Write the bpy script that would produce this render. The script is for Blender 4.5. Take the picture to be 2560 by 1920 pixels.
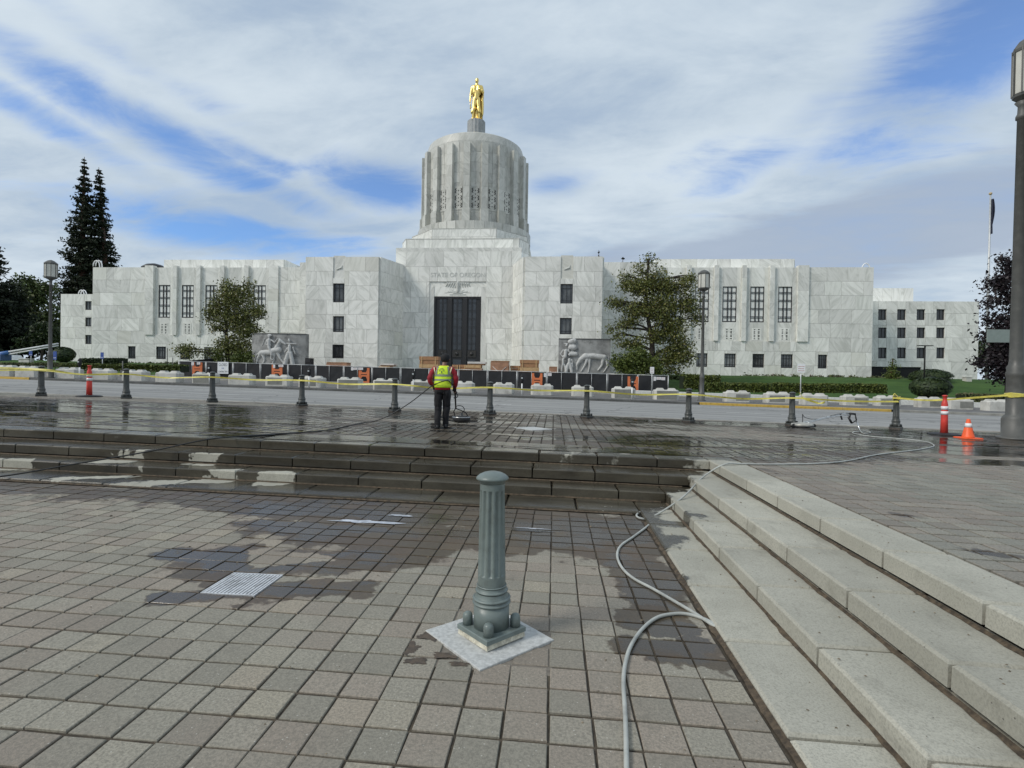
import bpy, bmesh, math, random
from mathutils import Vector, Matrix, noise as mnoise
R_ = math.radians
for o in list(bpy.data.objects): bpy.data.objects.remove(o)
scene = bpy.context.scene
COL = scene.collection
# ------------------------------------------------------------------ camera
F_PX, YAW, PITCH, ROLL, CAM_H = 1330.0, R_(4.5), R_(-0.5), 0.0165, 1.54
SLOPE = 0.018          # the street and plaza fall gently to the right
E = 0.46               # upper plaza above the sunken court
cam_d = bpy.data.cameras.new('camera'); cam = bpy.data.objects.new('camera', cam_d); COL.objects.link(cam)
cam_d.sensor_width = 36; cam_d.lens = 36*F_PX/2560; cam_d.clip_end = 6000; cam_d.clip_start = .05
RM = Matrix.Rotation(YAW,3,'Z') @ Matrix.Rotation(math.pi/2+PITCH,3,'X') @ Matrix.Rotation(ROLL,3,'Z')
CAM = Vector((0,0,CAM_H))
cam.matrix_world = Matrix.Translation(CAM) @ RM.to_4x4()
scene.camera = cam
# ------------------------------------------------------------------ world and sun
SUN_ELEV, SUN_AZ = R_(40), R_(-122)      # azimuth from +Y towards +X: behind the viewer's left shoulder
w = bpy.data.worlds.new('World'); scene.world = w; w.use_nodes = True
nt = w.node_tree; nt.nodes.clear()
class NB:
    def __init__(s, tree): s.t = tree
    def n(s, typ, **kw):
        d = s.t.nodes.new(typ)
        ins = kw.pop('ins', {})
        for k, v in kw.items(): setattr(d, k, v)
        for k, v in ins.items(): s.set(d, k, v)
        return d
    def set(s, d, k, v):
        sock = d.inputs[k]
        if isinstance(v, bpy.types.NodeSocket): s.t.links.new(v, sock)
        elif isinstance(v, bpy.types.Node): s.t.links.new(v.outputs[0], sock)
        else: sock.default_value = v
    def m(s, op, a, b=0.0, c=None, clamp=False):
        d = s.n('ShaderNodeMath', operation=op, use_clamp=clamp)
        s.set(d,0,a); s.set(d,1,b)
        if c is not None: s.set(d,2,c)
        return d.outputs[0]
    def v(s, op, a, b=None, scale=None):
        d = s.n('ShaderNodeVectorMath', operation=op); s.set(d,0,a)
        if b is not None: s.set(d,1,b)
        if scale is not None: s.set(d,'Scale',scale)
        return d.outputs['Value'] if op in('LENGTH','DISTANCE','DOT_PRODUCT') else d.outputs[0]
    def mix(s, f, a, b, blend='MIX'):
        d = s.n('ShaderNodeMix', data_type='RGBA', blend_type=blend)
        s.set(d,0,f); s.set(d,6,a if not isinstance(a,tuple) else (a+(1,))[:4]); s.set(d,7,b if not isinstance(b,tuple) else (b+(1,))[:4])
        return d.outputs[2]
    def ss(s, x, lo, hi, a=0.0, b=1.0):
        d = s.n('ShaderNodeMapRange', interpolation_type='SMOOTHSTEP')
        for i,v in enumerate((x,lo,hi,a,b)): s.set(d,i,v)
        return d.outputs[0]
    def noise(s, vec, scale, detail=3, rough=.5, dist=0.0, col=False):
        d = s.n('ShaderNodeTexNoise'); s.set(d,'Vector',vec); s.set(d,'Scale',scale); s.set(d,'Detail',detail); s.set(d,'Roughness',rough); s.set(d,'Distortion',dist)
        return d.outputs[1 if col else 0]
    def mapping(s, vec, loc=(0,0,0), rot=(0,0,0), scale=(1,1,1)):
        return s.n('ShaderNodeMapping', ins={'Vector':vec,'Location':loc,'Rotation':rot,'Scale':scale}).outputs[0]
def sky_dir(px, py):      # compass azimuth / elevation of a cloud gap
    d = RM @ Vector(((px-1280)/F_PX, -(py-960)/F_PX, -1)); d.normalize()
    return math.atan2(d.x, d.y), math.asin(d.z)
b = NB(nt)
sky = b.n('ShaderNodeTexSky', sky_type='NISHITA', sun_disc=False, sun_elevation=SUN_ELEV, sun_rotation=SUN_AZ, air_density=1.0, dust_density=.3, ozone_density=2.5, altitude=50)
geo = b.n('ShaderNodeTexCoord').outputs['Generated']
sep = b.n('ShaderNodeSeparateXYZ', ins={0:geo})
zc = b.m('ADD', b.m('MAXIMUM', sep.outputs[2], 0.0), .14)
flat = b.n('ShaderNodeCombineXYZ', ins={0:b.m('DIVIDE',sep.outputs[0],zc), 1:b.m('DIVIDE',sep.outputs[1],zc), 2:0.0}).outputs[0]
flat = b.mapping(flat, rot=(0,0,R_(8)))
CLOUD_LO, CLOUD_HI, CLOUD_BANK = (3.25,4.05,5.0), (5.1,5.8,6.4), (2.95,3.55,4.5)
n_big = b.noise(b.mapping(flat, scale=(.8,1.0,1)), .8, 2, .5)
n_fine = b.noise(b.mapping(flat, scale=(.75,1.15,1), loc=(3,1,0)), 1.7, 6, .60)
wob = b.noise(b.mapping(flat, scale=(.7,1.2,1), loc=(2,9,0)), 2.8, 6, .64, .5)
ae = b.n('ShaderNodeCombineXYZ', ins={0:b.m('ARCTAN2', sep.outputs[0], sep.outputs[1]), 1:b.m('ARCSINE', sep.outputs[2]), 2:0.0}).outputs[0]
def patch(px,py,rx,ry,rot,wt):            # a soft patch of sky around a compass direction
    a0, e0 = sky_dir(px,py)
    q = b.n('ShaderNodeMapping', vector_type='TEXTURE', ins={'Vector':ae,'Location':(a0,e0,0),'Rotation':(0,0,rot),'Scale':(rx,ry,1)}).outputs[0]
    return b.m('MULTIPLY', b.m('EXPONENT', b.m('MULTIPLY', b.v('DOT_PRODUCT',q,q), -1.0)), wt)
hole = None
for h in [(420,345,.35,.036,-.30,1.0),(620,395,.12,.030,-.2,.8),(60,270,.16,.026,-.35,.8),(600,590,.27,.042,-.03,1.1),(955,455,.14,.048,.0,1.05),(330,150,.34,.030,-.30,.50),
          (2480,50,.24,.10,.45,1.2),(2150,200,.36,.05,.5,.62),(1385,462,.08,.026,0,.85),(1900,300,.22,.04,.4,.40)]:
    g = patch(*h); hole = g if hole is None else b.m('MAXIMUM', hole, g)
field = b.m('ADD', hole, b.m('MULTIPLY', b.m('SUBTRACT', wob, .5), 1.75))
field = b.m('ADD', field, b.m('MULTIPLY', b.m('SUBTRACT', n_fine, .5), .8))
clear = b.ss(field, .25, 1.15, 0.0, .88)
shade = b.m('ADD', b.m('MULTIPLY',n_big,.45), b.m('ADD', b.m('MULTIPLY',n_fine,.38), b.m('MULTIPLY',wob,.27)))
clear = b.m('MAXIMUM', clear, b.ss(shade, .55, .40, 0.0, .16))       # thin veil where blue shines through
cl_dark = b.ss(shade, .43, .67)
cloud = b.mix(cl_dark, CLOUD_LO, CLOUD_HI)
bank = b.ss(b.m('ADD', b.m('MAXIMUM', patch(2080,610,.40,.075,.12,1.0), patch(1500,650,.2,.03,.25,.6)), b.m('MULTIPLY', b.m('SUBTRACT', wob, .5), 1.0)), .30, .62, 0.0, .85)
cloud = b.mix(bank, cloud, CLOUD_BANK)
cloud = b.mix(b.ss(sep.outputs[2], -.02, .16, .5, 0.0), cloud, CLOUD_HI)
skyc = b.mix(1.0, sky.outputs[0], (.70,.97,1.30), 'MULTIPLY')
final = b.mix(clear, cloud, skyc)
bg = b.n('ShaderNodeBackground', ins={'Color':final,'Strength':.09})
wo = b.n('ShaderNodeOutputWorld', ins={0:bg})
sun_d = bpy.data.lights.new('sun','SUN'); sun = bpy.data.objects.new('sun', sun_d); COL.objects.link(sun)
sun_d.energy = 1.5; sun_d.angle = R_(18); sun_d.color = (1.0,.95,.87)
sv = Vector((math.sin(SUN_AZ)*math.cos(SUN_ELEV), math.cos(SUN_AZ)*math.cos(SUN_ELEV), math.sin(SUN_ELEV)))
sun.rotation_euler = sv.to_track_quat('Z','Y').to_euler()
vs = scene.view_settings; vs.view_transform = 'Standard'; vs.look = 'None'; vs.exposure = 0.53; vs.gamma = 1; vs.use_curve_mapping = False
scene.cycles.max_bounces=6; scene.cycles.diffuse_bounces=3; scene.cycles.glossy_bounces=3; scene.cycles.transmission_bounces=2
scene.render.resolution_x, scene.render.resolution_y = 1024, 768
# ------------------------------------------------------------------ measuring helpers
def ray(px,py): return RM @ Vector(((px-1280)/F_PX, -(py-960)/F_PX, -1))
def gz(x, z0=E): return z0 - SLOPE*x
def plane(px,py,z0=E):
    d = ray(px,py); t = (z0-CAM.z)/(d.z+SLOPE*d.x); return CAM+d*t
def atY(px,py,Y):
    d = ray(px,py); return CAM+d*(Y/d.y)
# pixel frames of the close-up crops the survey points were read from
def zA(x,y): return x/3.16, 600+y/3.16
def zB(x,y): return 600+x/3.16, 600+y/3.16
def zC(x,y): return 1200+x/3.16, 600+y/3.16
def zD(x,y): return 1860+x/3.16, 600+y/3.16
def zO(x,y): return 1500+x/2.087, 950+y/2.087
def zP(x,y): return x/2.765, 1000+y/2.765
def z5(x,y): return 1020+x/7.213, 860+y/7.213
# ------------------------------------------------------------------ object helpers
def tag(o, label=None, cat=None, group=None, kind=None):
    if label: o['label']=label
    if cat: o['category']=cat
    if group: o['group']=group
    if kind: o['kind']=kind
    return o
def thing(name, label, cat, loc=(0,0,0), rz=0, group=None):
    o = bpy.data.objects.new(name,None); COL.objects.link(o); o.location=loc; o.rotation_euler=(0,0,rz); o.empty_display_size=.2
    return tag(o,label,cat,group)
def link(name, me, parent=None, world=False, m=None):
    o = bpy.data.objects.new(name, me); COL.objects.link(o)
    if m is not None and not me.materials: me.materials.append(m)
    if parent is not None:
        o.parent=parent
        if world: o.location = -Vector(parent.location)
    return o
def dup(o, parent=None):
    c=o.copy(); COL.objects.link(c); c.parent=parent
    for ch in list(o.children): dup(ch,c)
    return c
class MB:
    def __init__(s): s.v=[]; s.f=[]; s.sm=[]
    def add(s, vs, fs, M=None, smooth=False):
        k=len(s.v); s.v += [tuple(M@Vector(p)) if M is not None else tuple(p) for p in vs]
        for f in fs: s.f.append([i+k for i in f]); s.sm.append(smooth)
        return s
    def box(s,x0,x1,y0,y1,z0,z1,M=None):
        vs=[(x,y,z) for z in(z0,z1) for y in(y0,y1) for x in(x0,x1)]
        return s.add(vs,[(0,2,3,1),(4,5,7,6),(0,1,5,4),(2,6,7,3),(0,4,6,2),(1,3,7,5)],M)
    def cbox(s,c,d,M=None): return s.box(c[0]-d[0]/2,c[0]+d[0]/2,c[1]-d[1]/2,c[1]+d[1]/2,c[2]-d[2]/2,c[2]+d[2]/2,M)
    def bbox(s,x0,x1,y0,y1,z0,z1,bv,M=None):        # box with chamfered top rim
        vs=[(x0,y0,z0),(x1,y0,z0),(x1,y1,z0),(x0,y1,z0),(x0,y0,z1-bv),(x1,y0,z1-bv),(x1,y1,z1-bv),(x0,y1,z1-bv),
            (x0+bv,y0+bv,z1),(x1-bv,y0+bv,z1),(x1-bv,y1-bv,z1),(x0+bv,y1-bv,z1)]
        return s.add(vs,[(3,2,1,0),(0,1,5,4),(1,2,6,5),(2,3,7,6),(3,0,4,7),(4,5,9,8),(5,6,10,9),(6,7,11,10),(7,4,8,11),(8,9,10,11)],M)
    def prism(s,poly,z0,z1,M=None,poly2=None):
        n=len(poly); p2=poly2 or poly
        vs=[(x,y,z0) for x,y in poly]+[(x,y,z1) for x,y in p2]
        fs=[tuple(range(n-1,-1,-1)),tuple(range(n,2*n))]+[(i,(i+1)%n,n+(i+1)%n,n+i) for i in range(n)]
        return s.add(vs,fs,M)
    def lathe(s,prof,n=24,M=None,smooth=True,mod=None,cap=True):
        vs=[]; 
        for k,(r,z) in enumerate(prof):
            for i in range(n):
                a=2*math.pi*i/n; rr=r*(mod(k,i) if mod else 1); vs.append((rr*math.cos(a),rr*math.sin(a),z))
        fs=[]
        for k in range(len(prof)-1):
            for i in range(n): fs.append((k*n+i,k*n+(i+1)%n,(k+1)*n+(i+1)%n,(k+1)*n+i))
        s.add(vs,fs,M,smooth)
        if cap:
            L=len(s.v)-len(vs); 
            s.f.append([L+i for i in range(n-1,-1,-1)]); s.sm.append(False)
            s.f.append([L+(len(prof)-1)*n+i for i in range(n)]); s.sm.append(False)
        return s
    def turned(s,segs,n=36,M=None,mod=None):
        for k,sg in enumerate(segs): s.lathe(sg,n,M,True,(lambda kk,i,k=k:mod(k,kk,i)) if mod else None,cap=(k in(0,len(segs)-1)))
        return s
    def tube(s,pts,r,n=8,smooth=True):
        pts=[Vector(p) for p in pts]; rs=r if isinstance(r,(list,tuple)) else [r]*len(pts)
        up=Vector((0,0,1)); vs=[]; prev=None
        for i,p in enumerate(pts):
            t=(pts[min(i+1,len(pts)-1)]-pts[max(i-1,0)])
            if t.length<1e-9: t=Vector((0,0,1))
            t.normalize()
            if prev is None:
                a=t.cross(up if abs(t.z)<.9 else Vector((1,0,0))).normalized()
            else:
                a=(prev-t*prev.dot(t)); a=a.normalized() if a.length>1e-6 else t.orthogonal().normalized()
            prev=a; bb=t.cross(a)
            for j in range(n):
                an=2*math.pi*j/n; vs.append(p+(a*math.cos(an)+bb*math.sin(an))*rs[i])
        fs=[]
        for i in range(len(pts)-1):
            for j in range(n): fs.append((i*n+j,i*n+(j+1)%n,(i+1)*n+(j+1)%n,(i+1)*n+j))
        fs.append(tuple(range(n-1,-1,-1))); fs.append(tuple((len(pts)-1)*n+j for j in range(n)))
        return s.add(vs,fs,None,smooth)
    def loft(s,secs,n=20,smooth=True,M=None,wob=0.0,seed=0):   # secs: (cx,cy,z,rx,ry)
        vs=[]
        for k,(cx,cy,z,rx,ry) in enumerate(secs):
            for i in range(n):
                a=2*math.pi*i/n; q=1+wob*mnoise.noise(Vector((math.cos(a)*2.2+seed,math.sin(a)*2.2,z*9)))
                vs.append((cx+rx*math.cos(a)*q,cy+ry*math.sin(a)*q,z))
        fs=[]
        for k in range(len(secs)-1):
            for i in range(n): fs.append((k*n+i,k*n+(i+1)%n,(k+1)*n+(i+1)%n,(k+1)*n+i))
        fs.append(tuple(range(n-1,-1,-1))); fs.append(tuple((len(secs)-1)*n+i for i in range(n)))
        return s.add(vs,fs,M,smooth)
    def mesh(s,name,m=None):
        me=bpy.data.meshes.new(name); me.from_pydata(s.v,[],s.f); me.polygons.foreach_set('use_smooth',s.sm)
        if m: me.materials.append(m)
        me.update(); return me
    def build(s,name,m,parent=None,world=False): return link(name,s.mesh(name,m),parent,world)
def catmull(P,k=6):
    P=[Vector(p) for p in P]; out=[]
    for i in range(len(P)-1):
        p0,p1,p2,p3=P[max(i-1,0)],P[i],P[i+1],P[min(i+2,len(P)-1)]
        for j in range(k):
            t=j/k; out.append(.5*((2*p1)+(p2-p0)*t+(2*p0-5*p1+4*p2-p3)*t*t+(3*p1-p0-3*p2+p3)*t**3))
    return out+[P[-1]]
def fuse(name,caps,m,voxel,parent=None,world=False,smooth=4,scale=None):
    """tapered limbs fused into one continuous surface"""
    mb=MB()
    for c in caps:
        p1,r1,p2,r2=c; p1,p2=Vector(p1),Vector(p2); d=p2-p1
        if d.length<1e-6: d=Vector((0,0,1e-4)); p2=p1+d
        q=d.to_track_quat('Z','Y').to_matrix().to_4x4(); L=d.length
        prof=[(max(r1*math.cos(a),.0008),-r1*math.sin(a)) for a in (1.45,1.0,.5)]+[(r1,0),(r2,L)]+[(max(r2*math.cos(a),.0008),L+r2*math.sin(a)) for a in (.5,1.0,1.45)]
        mb.lathe(prof,14,Matrix.Translation(p1)@q)
    me=mb.mesh(name)
    o=bpy.data.objects.new(name,me); COL.objects.link(o)
    md=o.modifiers.new('r','REMESH'); md.mode='VOXEL'; md.voxel_size=voxel
    s2=o.modifiers.new('s','SMOOTH'); s2.iterations=smooth; s2.factor=.5
    dg=bpy.context.evaluated_depsgraph_get(); me2=bpy.data.meshes.new_from_object(o.evaluated_get(dg))
    bpy.data.objects.remove(o)
    if scale:
        for v in me2.vertices: v.co=Vector((v.co.x*scale[0],v.co.y*scale[1],v.co.z*scale[2]))
    me2.polygons.foreach_set('use_smooth',[True]*len(me2.polygons)); me2.materials.clear(); me2.materials.append(m); me2.name=name
    return link(name,me2,parent,world)
# ------------------------------------------------------------------ materials
MATS={}
def newmat(name):
    m=bpy.data.materials.new(name); m.use_nodes=True; m.node_tree.nodes.clear(); MATS[name]=m
    return m,NB(m.node_tree)
def finish(b_,col,rough,metal=0.0,bump=None,spec=.5,extra=None):
    p=b_.n('ShaderNodeBsdfPrincipled',ins={'Base Color':col if not isinstance(col,tuple) else (col+(1,))[:4],'Roughness':rough,'Metallic':metal,'Specular IOR Level':spec})
    if bump:
        h,st,di=bump; bp=b_.n('ShaderNodeBump',ins={'Height':h,'Strength':st,'Distance':di}); b_.set(p,'Normal',bp.outputs[0])
    if extra:
        for k,v in extra.items(): b_.set(p,k,v)
    b_.n('ShaderNodeOutputMaterial',ins={0:p}); return p
def simple(name,col,rough=.6,metal=0.0,var=.15,scale=6.0,bump=.0,bscale=40.0,spec=.5,dirt=None,extra=None):
    m,b_=newmat(name)
    tc=b_.n('ShaderNodeTexCoord').outputs['Object']; pos=b_.n('ShaderNodeNewGeometry').outputs['Position']
    n1=b_.noise(pos,scale,4,.6); f=b_.ss(n1,.3,.7)
    c=b_.mix(f,tuple(x*(1-var) for x in col),tuple(min(1,x*(1+var)) for x in col))
    if dirt:
        dc,ds,amt=dirt; c=b_.mix(b_.ss(b_.noise(pos,ds,5,.65),.48,.72,0,amt),c,dc)
    rr=b_.ss(n1,.2,.8,max(.02,rough-.08),min(1,rough+.08))
    bu=(b_.noise(pos,bscale,4,.6),bump,.01) if bump else None
    finish(b_,c,rr,metal,bu,spec,extra); return m
# wet mask shared by everything on the plaza: an area of hosed-down stone with ragged borders
def ell(tree_b, pos, cx, cy, rx, ry, rot=0.0):
    p=tree_b.mapping(pos,loc=(0,0,0),rot=(0,0,0))
    d=tree_b.v('SUBTRACT',pos,(cx,cy,0)); 
    d=tree_b.n('ShaderNodeVectorRotate',rotation_type='Z_AXIS',ins={'Vector':d,'Angle':-rot}).outputs[0]
    d=tree_b.v('MULTIPLY',d,(1/rx,1/ry,0.0)); return tree_b.m('SUBTRACT',1.0,tree_b.v('LENGTH',d))
def make_wet():
    g=bpy.data.node_groups.new('wet_mask','ShaderNodeTree')
    g.interface.new_socket('Vector',in_out='INPUT',socket_type='NodeSocketVector')
    g.interface.new_socket('Wet',in_out='OUTPUT',socket_type='NodeSocketFloat'); g.interface.new_socket('Pool',in_out='OUTPUT',socket_type='NodeSocketFloat')
    t=NB(g); gi=t.n('NodeGroupInput'); pos0=gi.outputs[0]
    pos=t.v('ADD',pos0,t.v('SCALE',t.v('SUBTRACT',t.noise(pos0,1.8,4,.6,0,True),(.5,.5,.5)),scale=.75))
    def P(px,py,z): q=plane(px,py,z); return q.x,q.y
    wet=[(-1.6,5.9,3.2,.75,0),(.35,5.4,.95,.9,0),(.70,4.5,.30,1.2,0.03),(-9,5.95,5.2,.28,0)]
    wet+=[P(800,1400,0)+(1.35,.42,.30),P(690,1395,0)+(1.2,.30,.1),P(1000,1340,0)+(1.9,.45,0),P(540,1490,0)+(.42,.17,.1),P(790,1480,0)+(.62,.20,.25),P(620,1440,0)+(.30,.22,.8),P(1690,1640,0)+(.33,.22,.2),P(1630,1560,0)+(.25,.22,0)]
    wet+=[(-8,12.0,13,4.6,0),(2,9.7,4.5,2.0,0),(8.8,14.2,4.2,2.2,0),(8,12.0,4.5,1.3,.1),(11,10.5,3.2,1.6,0),(3,15.6,8,1.4,0)]
    wet+=[(-3.2,7.1,6.2,1.7,0),(-9,7.1,4.5,1.2,0),(1.5,7.45,.75,.75,0),(1.1,6.75,.6,.4,0)]
    wet+=[P(2150,1330,E)+(1.2,.12,-.45),P(1900,1240,E)+(1.4,.22,-.5)]
    dry=[P(1930,1092,E)+(2.6,.75,0),(-14,15.6,6.5,.6,0),(-3.3,12.3,2.9,.45,0),(.9,12.6,2.2,.55,0),P(720,1395,0)+(.50,.26,.0),P(1140,1480,0)+(.6,.4,0),(-4.9,6.62,.9,.22,.5),(-3.7,6.8,.40,.20,.5),(-6.2,7.2,.5,.20,.5),(-5.0,7.25,.35,.18,.4),(-7.6,6.85,.4,.2,.4),(-6.0,6.6,.6,.14,.4),(2.2,4.5,.9,3.4,0)]
    f=None
    for e in wet:
        v=ell(t,pos,*e); v=t.m('MINIMUM',v,.5); f=v if f is None else t.m('MAXIMUM',f,v)
    h=None
    for e in dry:
        v=ell(t,pos,*e); v=t.m('MAXIMUM',v,0.0); h=v if h is None else t.m('MAXIMUM',h,v)
    n1=t.noise(pos0,2.4,5,.6); n2=t.noise(t.mapping(pos,scale=(.35,1.6,1)),1.5,4,.55)
    s=t.m('SUBTRACT',f,t.m('MULTIPLY',h,1.6))
    s=t.m('ADD',s,t.m('MULTIPLY',t.m('SUBTRACT',n1,.5),.95))
    wetv=t.ss(t.m('ADD',s,t.m('MULTIPLY',t.m('SUBTRACT',t.noise(pos,14,3,.6),.5),.22)),.04,.15)
    pool=t.m('MULTIPLY',t.ss(t.m('ADD',t.m('MULTIPLY',s,.35),n2),.60,.70),t.m('MULTIPLY',wetv,t.ss(t.n('ShaderNodeSeparateXYZ',ins={0:pos}).outputs[1],6.9,7.9,.5,1.0)))
    go=t.n('NodeGroupOutput'); t.set(go,0,wetv); t.set(go,1,pool); return g
WET=make_wet()
def stone_rand(b_):
    oi=b_.n('ShaderNodeObjectInfo').outputs['Random']; ri=b_.n('ShaderNodeNewGeometry'); 
    return b_.m('FRACT',b_.m('ADD',oi,b_.m('MULTIPLY',ri.outputs['Random Per Island'],7.31))), ri.outputs['Position']
def paver_mat(name,ca,cb,cc,agg=1.0):
    m,b_=newmat(name); rnd,pos=stone_rand(b_)
    wet=b_.n('ShaderNodeGroup',node_tree=WET,ins={0:pos})
    big=b_.noise(pos,.55,3,.5)
    sel=b_.m('FRACT',b_.m('MULTIPLY',rnd,13.7))
    c=b_.mix(b_.ss(b_.m('ADD',big,b_.m('MULTIPLY',b_.m('SUBTRACT',rnd,.5),.30)),.38,.62),ca,cb)
    c=b_.mix(b_.ss(sel,.88,1.0,0,.35),c,cc)
    c=b_.mix(1.0,c,b_.n('ShaderNodeCombineXYZ',ins={i:b_.ss(sel,0,1,.89,1.13) for i in range(3)}).outputs[0],'MULTIPLY')
    grain=b_.noise(pos,75,4,.75); 
    c=b_.mix(b_.ss(grain,.36,.66,0,.62),c,tuple(x*.45 for x in ca))
    vor=b_.n('ShaderNodeTexVoronoi',ins={'Vector':pos,'Scale':42.0}); 
    spk=b_.m('MULTIPLY',b_.ss(vor.outputs['Distance'],.10,.20,1,0),b_.ss(b_.noise(pos,31,2),.52,.6))
    c=b_.mix(b_.m('MULTIPLY',spk,.55*agg),c,(.55,.53,.47))
    c=b_.mix(b_.ss(b_.noise(pos,2.3,5,.7),.55,.75,0,.35),c,(.11,.105,.085))       # worn, walked-in grime
    dark=b_.mix(1.0,c,(.37,.315,.265),'MULTIPLY')
    c=b_.mix(wet.outputs[0],c,dark); c=b_.mix(wet.outputs[1],c,(.028,.026,.022))
    r=b_.m('SUBTRACT',.82,b_.m('MULTIPLY',wet.outputs[0],.42)); r=b_.m('SUBTRACT',r,b_.m('MULTIPLY',wet.outputs[1],.34))
    st=b_.m('SUBTRACT',.55,b_.m('MULTIPLY',b_.m('MAXIMUM',b_.m('MULTIPLY',wet.outputs[0],.75),wet.outputs[1]),.53))
    finish(b_,c,r,0,(b_.m('ADD',grain,b_.m('MULTIPLY',b_.noise(pos,9,3),.6)),st,.006),b_.m('SUBTRACT',.5,b_.m('MULTIPLY',b_.m('SUBTRACT',wet.outputs[0],wet.outputs[1]),.22))); return m
M_PAV=paver_mat('paver_stone',(.282,.262,.212),(.282,.240,.194),(.35,.30,.215))
M_PAVU=paver_mat('plaza_paver_stone',(.245,.236,.198),(.25,.216,.18),(.30,.27,.21),.4)
def step_mat():
    m,b_=newmat('cast_concrete'); rnd,pos=stone_rand(b_); wet=b_.n('ShaderNodeGroup',node_tree=WET,ins={0:pos})
    c=b_.mix(b_.ss(b_.noise(pos,1.3,5,.6),.3,.7),(.345,.332,.275),(.44,.423,.355))
    c=b_.mix(1.0,c,b_.n('ShaderNodeCombineXYZ',ins={i:b_.ss(rnd,0,1,.9,1.08) for i in range(3)}).outputs[0],'MULTIPLY')
    gr=b_.noise(pos,80,4,.75); c=b_.mix(b_.ss(gr,.42,.68,0,.6),c,(.20,.195,.165))
    pit=b_.n('ShaderNodeTexVoronoi',ins={'Vector':pos,'Scale':26.0}); pm=b_.m('MULTIPLY',b_.ss(pit.outputs['Distance'],.06,.13,1,0),b_.ss(b_.noise(pos,7,2),.55,.62))
    c=b_.mix(b_.m('MULTIPLY',pm,.75),c,(.07,.065,.055))
    c=b_.mix(b_.ss(b_.noise(pos,3.1,6,.7),.52,.75,0,.5),c,(.20,.19,.155)); c=b_.mix(b_.ss(b_.noise(b_.mapping(pos,scale=(1,.25,1)),6,5,.7),.56,.72,0,.35),c,(.16,.15,.125))
    drain=b_.m('MULTIPLY',.55,b_.ss(b_.noise(b_.mapping(pos,scale=(.35,2.2,1)),1.6,5,.65),.36,.66,.15,1.0))
    c=b_.mix(wet.outputs[0],c,b_.mix(1.0,c,b_.mix(drain,(.095,.084,.070),(.34,.315,.275)),'MULTIPLY'))
    r=b_.m('SUBTRACT',.85,b_.m('MULTIPLY',wet.outputs[0],.58))
    r=b_.m('SUBTRACT',r,b_.m('MULTIPLY',wet.outputs[1],.25))
    finish(b_,c,r,0,(b_.m('SUBTRACT',gr,b_.m('MULTIPLY',pm,2.5)),b_.m('SUBTRACT',.5,b_.m('MULTIPLY',wet.outputs[0],.35)),.006),b_.m('SUBTRACT',.5,b_.m('MULTIPLY',wet.outputs[0],.05))); return m
M_STEP=step_mat()
M_JOINT=simple('joint_grit',(.060,.047,.032),.9,var=.45,scale=14,bump=.5,bscale=200,dirt=((.13,.115,.085),1.7,.6))
def water_mat():
    m,b_=newmat('puddle_water'); pos=b_.n('ShaderNodeNewGeometry').outputs['Position']
    tr=b_.n('ShaderNodeBsdfTransparent',ins={0:(.55,.52,.48,1)})
    bp=b_.n('ShaderNodeBump',ins={'Height':b_.noise(b_.mapping(pos,scale=(1,3.5,1)),4,4,.6),'Strength':.16,'Distance':.02})
    gl=b_.n('ShaderNodeBsdfGlossy',ins={0:(1,1,1,1),'Roughness':.015,'Normal':bp.outputs[0]})
    fr=b_.n('ShaderNodeFresnel',ins={'IOR':1.33,'Normal':bp.outputs[0]})
    mx=b_.n('ShaderNodeMixShader',ins={0:fr.outputs[0],1:tr,2:gl}); b_.n('ShaderNodeOutputMaterial',ins={0:mx}); return m
M_WATER=water_mat()
def marble(nm='white_marble',k=1.0):
    m,b_=newmat(nm); rnd,pos=stone_rand(b_)
    off=b_.n('ShaderNodeCombineXYZ',ins={0:b_.m('MULTIPLY',rnd,91.0),1:b_.m('MULTIPLY',rnd,57.0),2:b_.m('MULTIPLY',rnd,131.0)}).outputs[0]
    p=b_.v('ADD',pos,off)
    an=b_.m('MULTIPLY_ADD',b_.m('FRACT',b_.m('MULTIPLY',rnd,43.1)),1.9,-.75)
    pr=b_.n('ShaderNodeVectorRotate',rotation_type='Y_AXIS',ins={'Vector':p,'Angle':an}).outputs[0]
    v1=b_.noise(b_.mapping(pr,scale=(1.5,1.2,.32)),.95,6,.62,1.1); v2=b_.noise(b_.mapping(pr,scale=(2.2,1.5,.5)),1.9,5,.65,2.2)
    tone=b_.m('FRACT',b_.m('MULTIPLY',rnd,17.3))
    base=b_.mix(b_.ss(v1,.30,.62),(.60,.602,.552),(.83,.822,.77))
    vein=b_.m('MULTIPLY',b_.ss(v2,.54,.70),b_.ss(b_.m('FRACT',b_.m('MULTIPLY',rnd,29.9)),.3,1,.0,.40))
    c=b_.mix(vein,base,(.40,.42,.385))
    c=b_.mix(1.0,c,b_.n('ShaderNodeCombineXYZ',ins={i:b_.m('MULTIPLY_ADD',tone,.27,.82) for i in range(3)}).outputs[0],'MULTIPLY'); c=b_.mix(b_.ss(tone,.86,1.0,0,.30),c,(.47,.49,.44))
    c=b_.mix(b_.ss(b_.m('FRACT',b_.m('MULTIPLY',rnd,5.7)),.86,1.0,0,.45),c,(.62,.605,.52))
    c=b_.mix(b_.ss(b_.noise(b_.mapping(pos,scale=(1,1,.12)),.9,4,.6),.56,.78,0,.16),c,(.45,.44,.40))
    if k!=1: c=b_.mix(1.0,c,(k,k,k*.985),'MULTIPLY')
    finish(b_,c,.42,0,(v2,.03,.02)); return m
M_MARB=marble(); M_MARBD=marble('shaded_drum_marble',.70)  # drum copy is the same marble with its backlit shade darkened into the colour
M_MARBLE_JOINT=simple('marble_backing',(.76,.765,.73),.7,var=.06,scale=.6)
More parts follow.
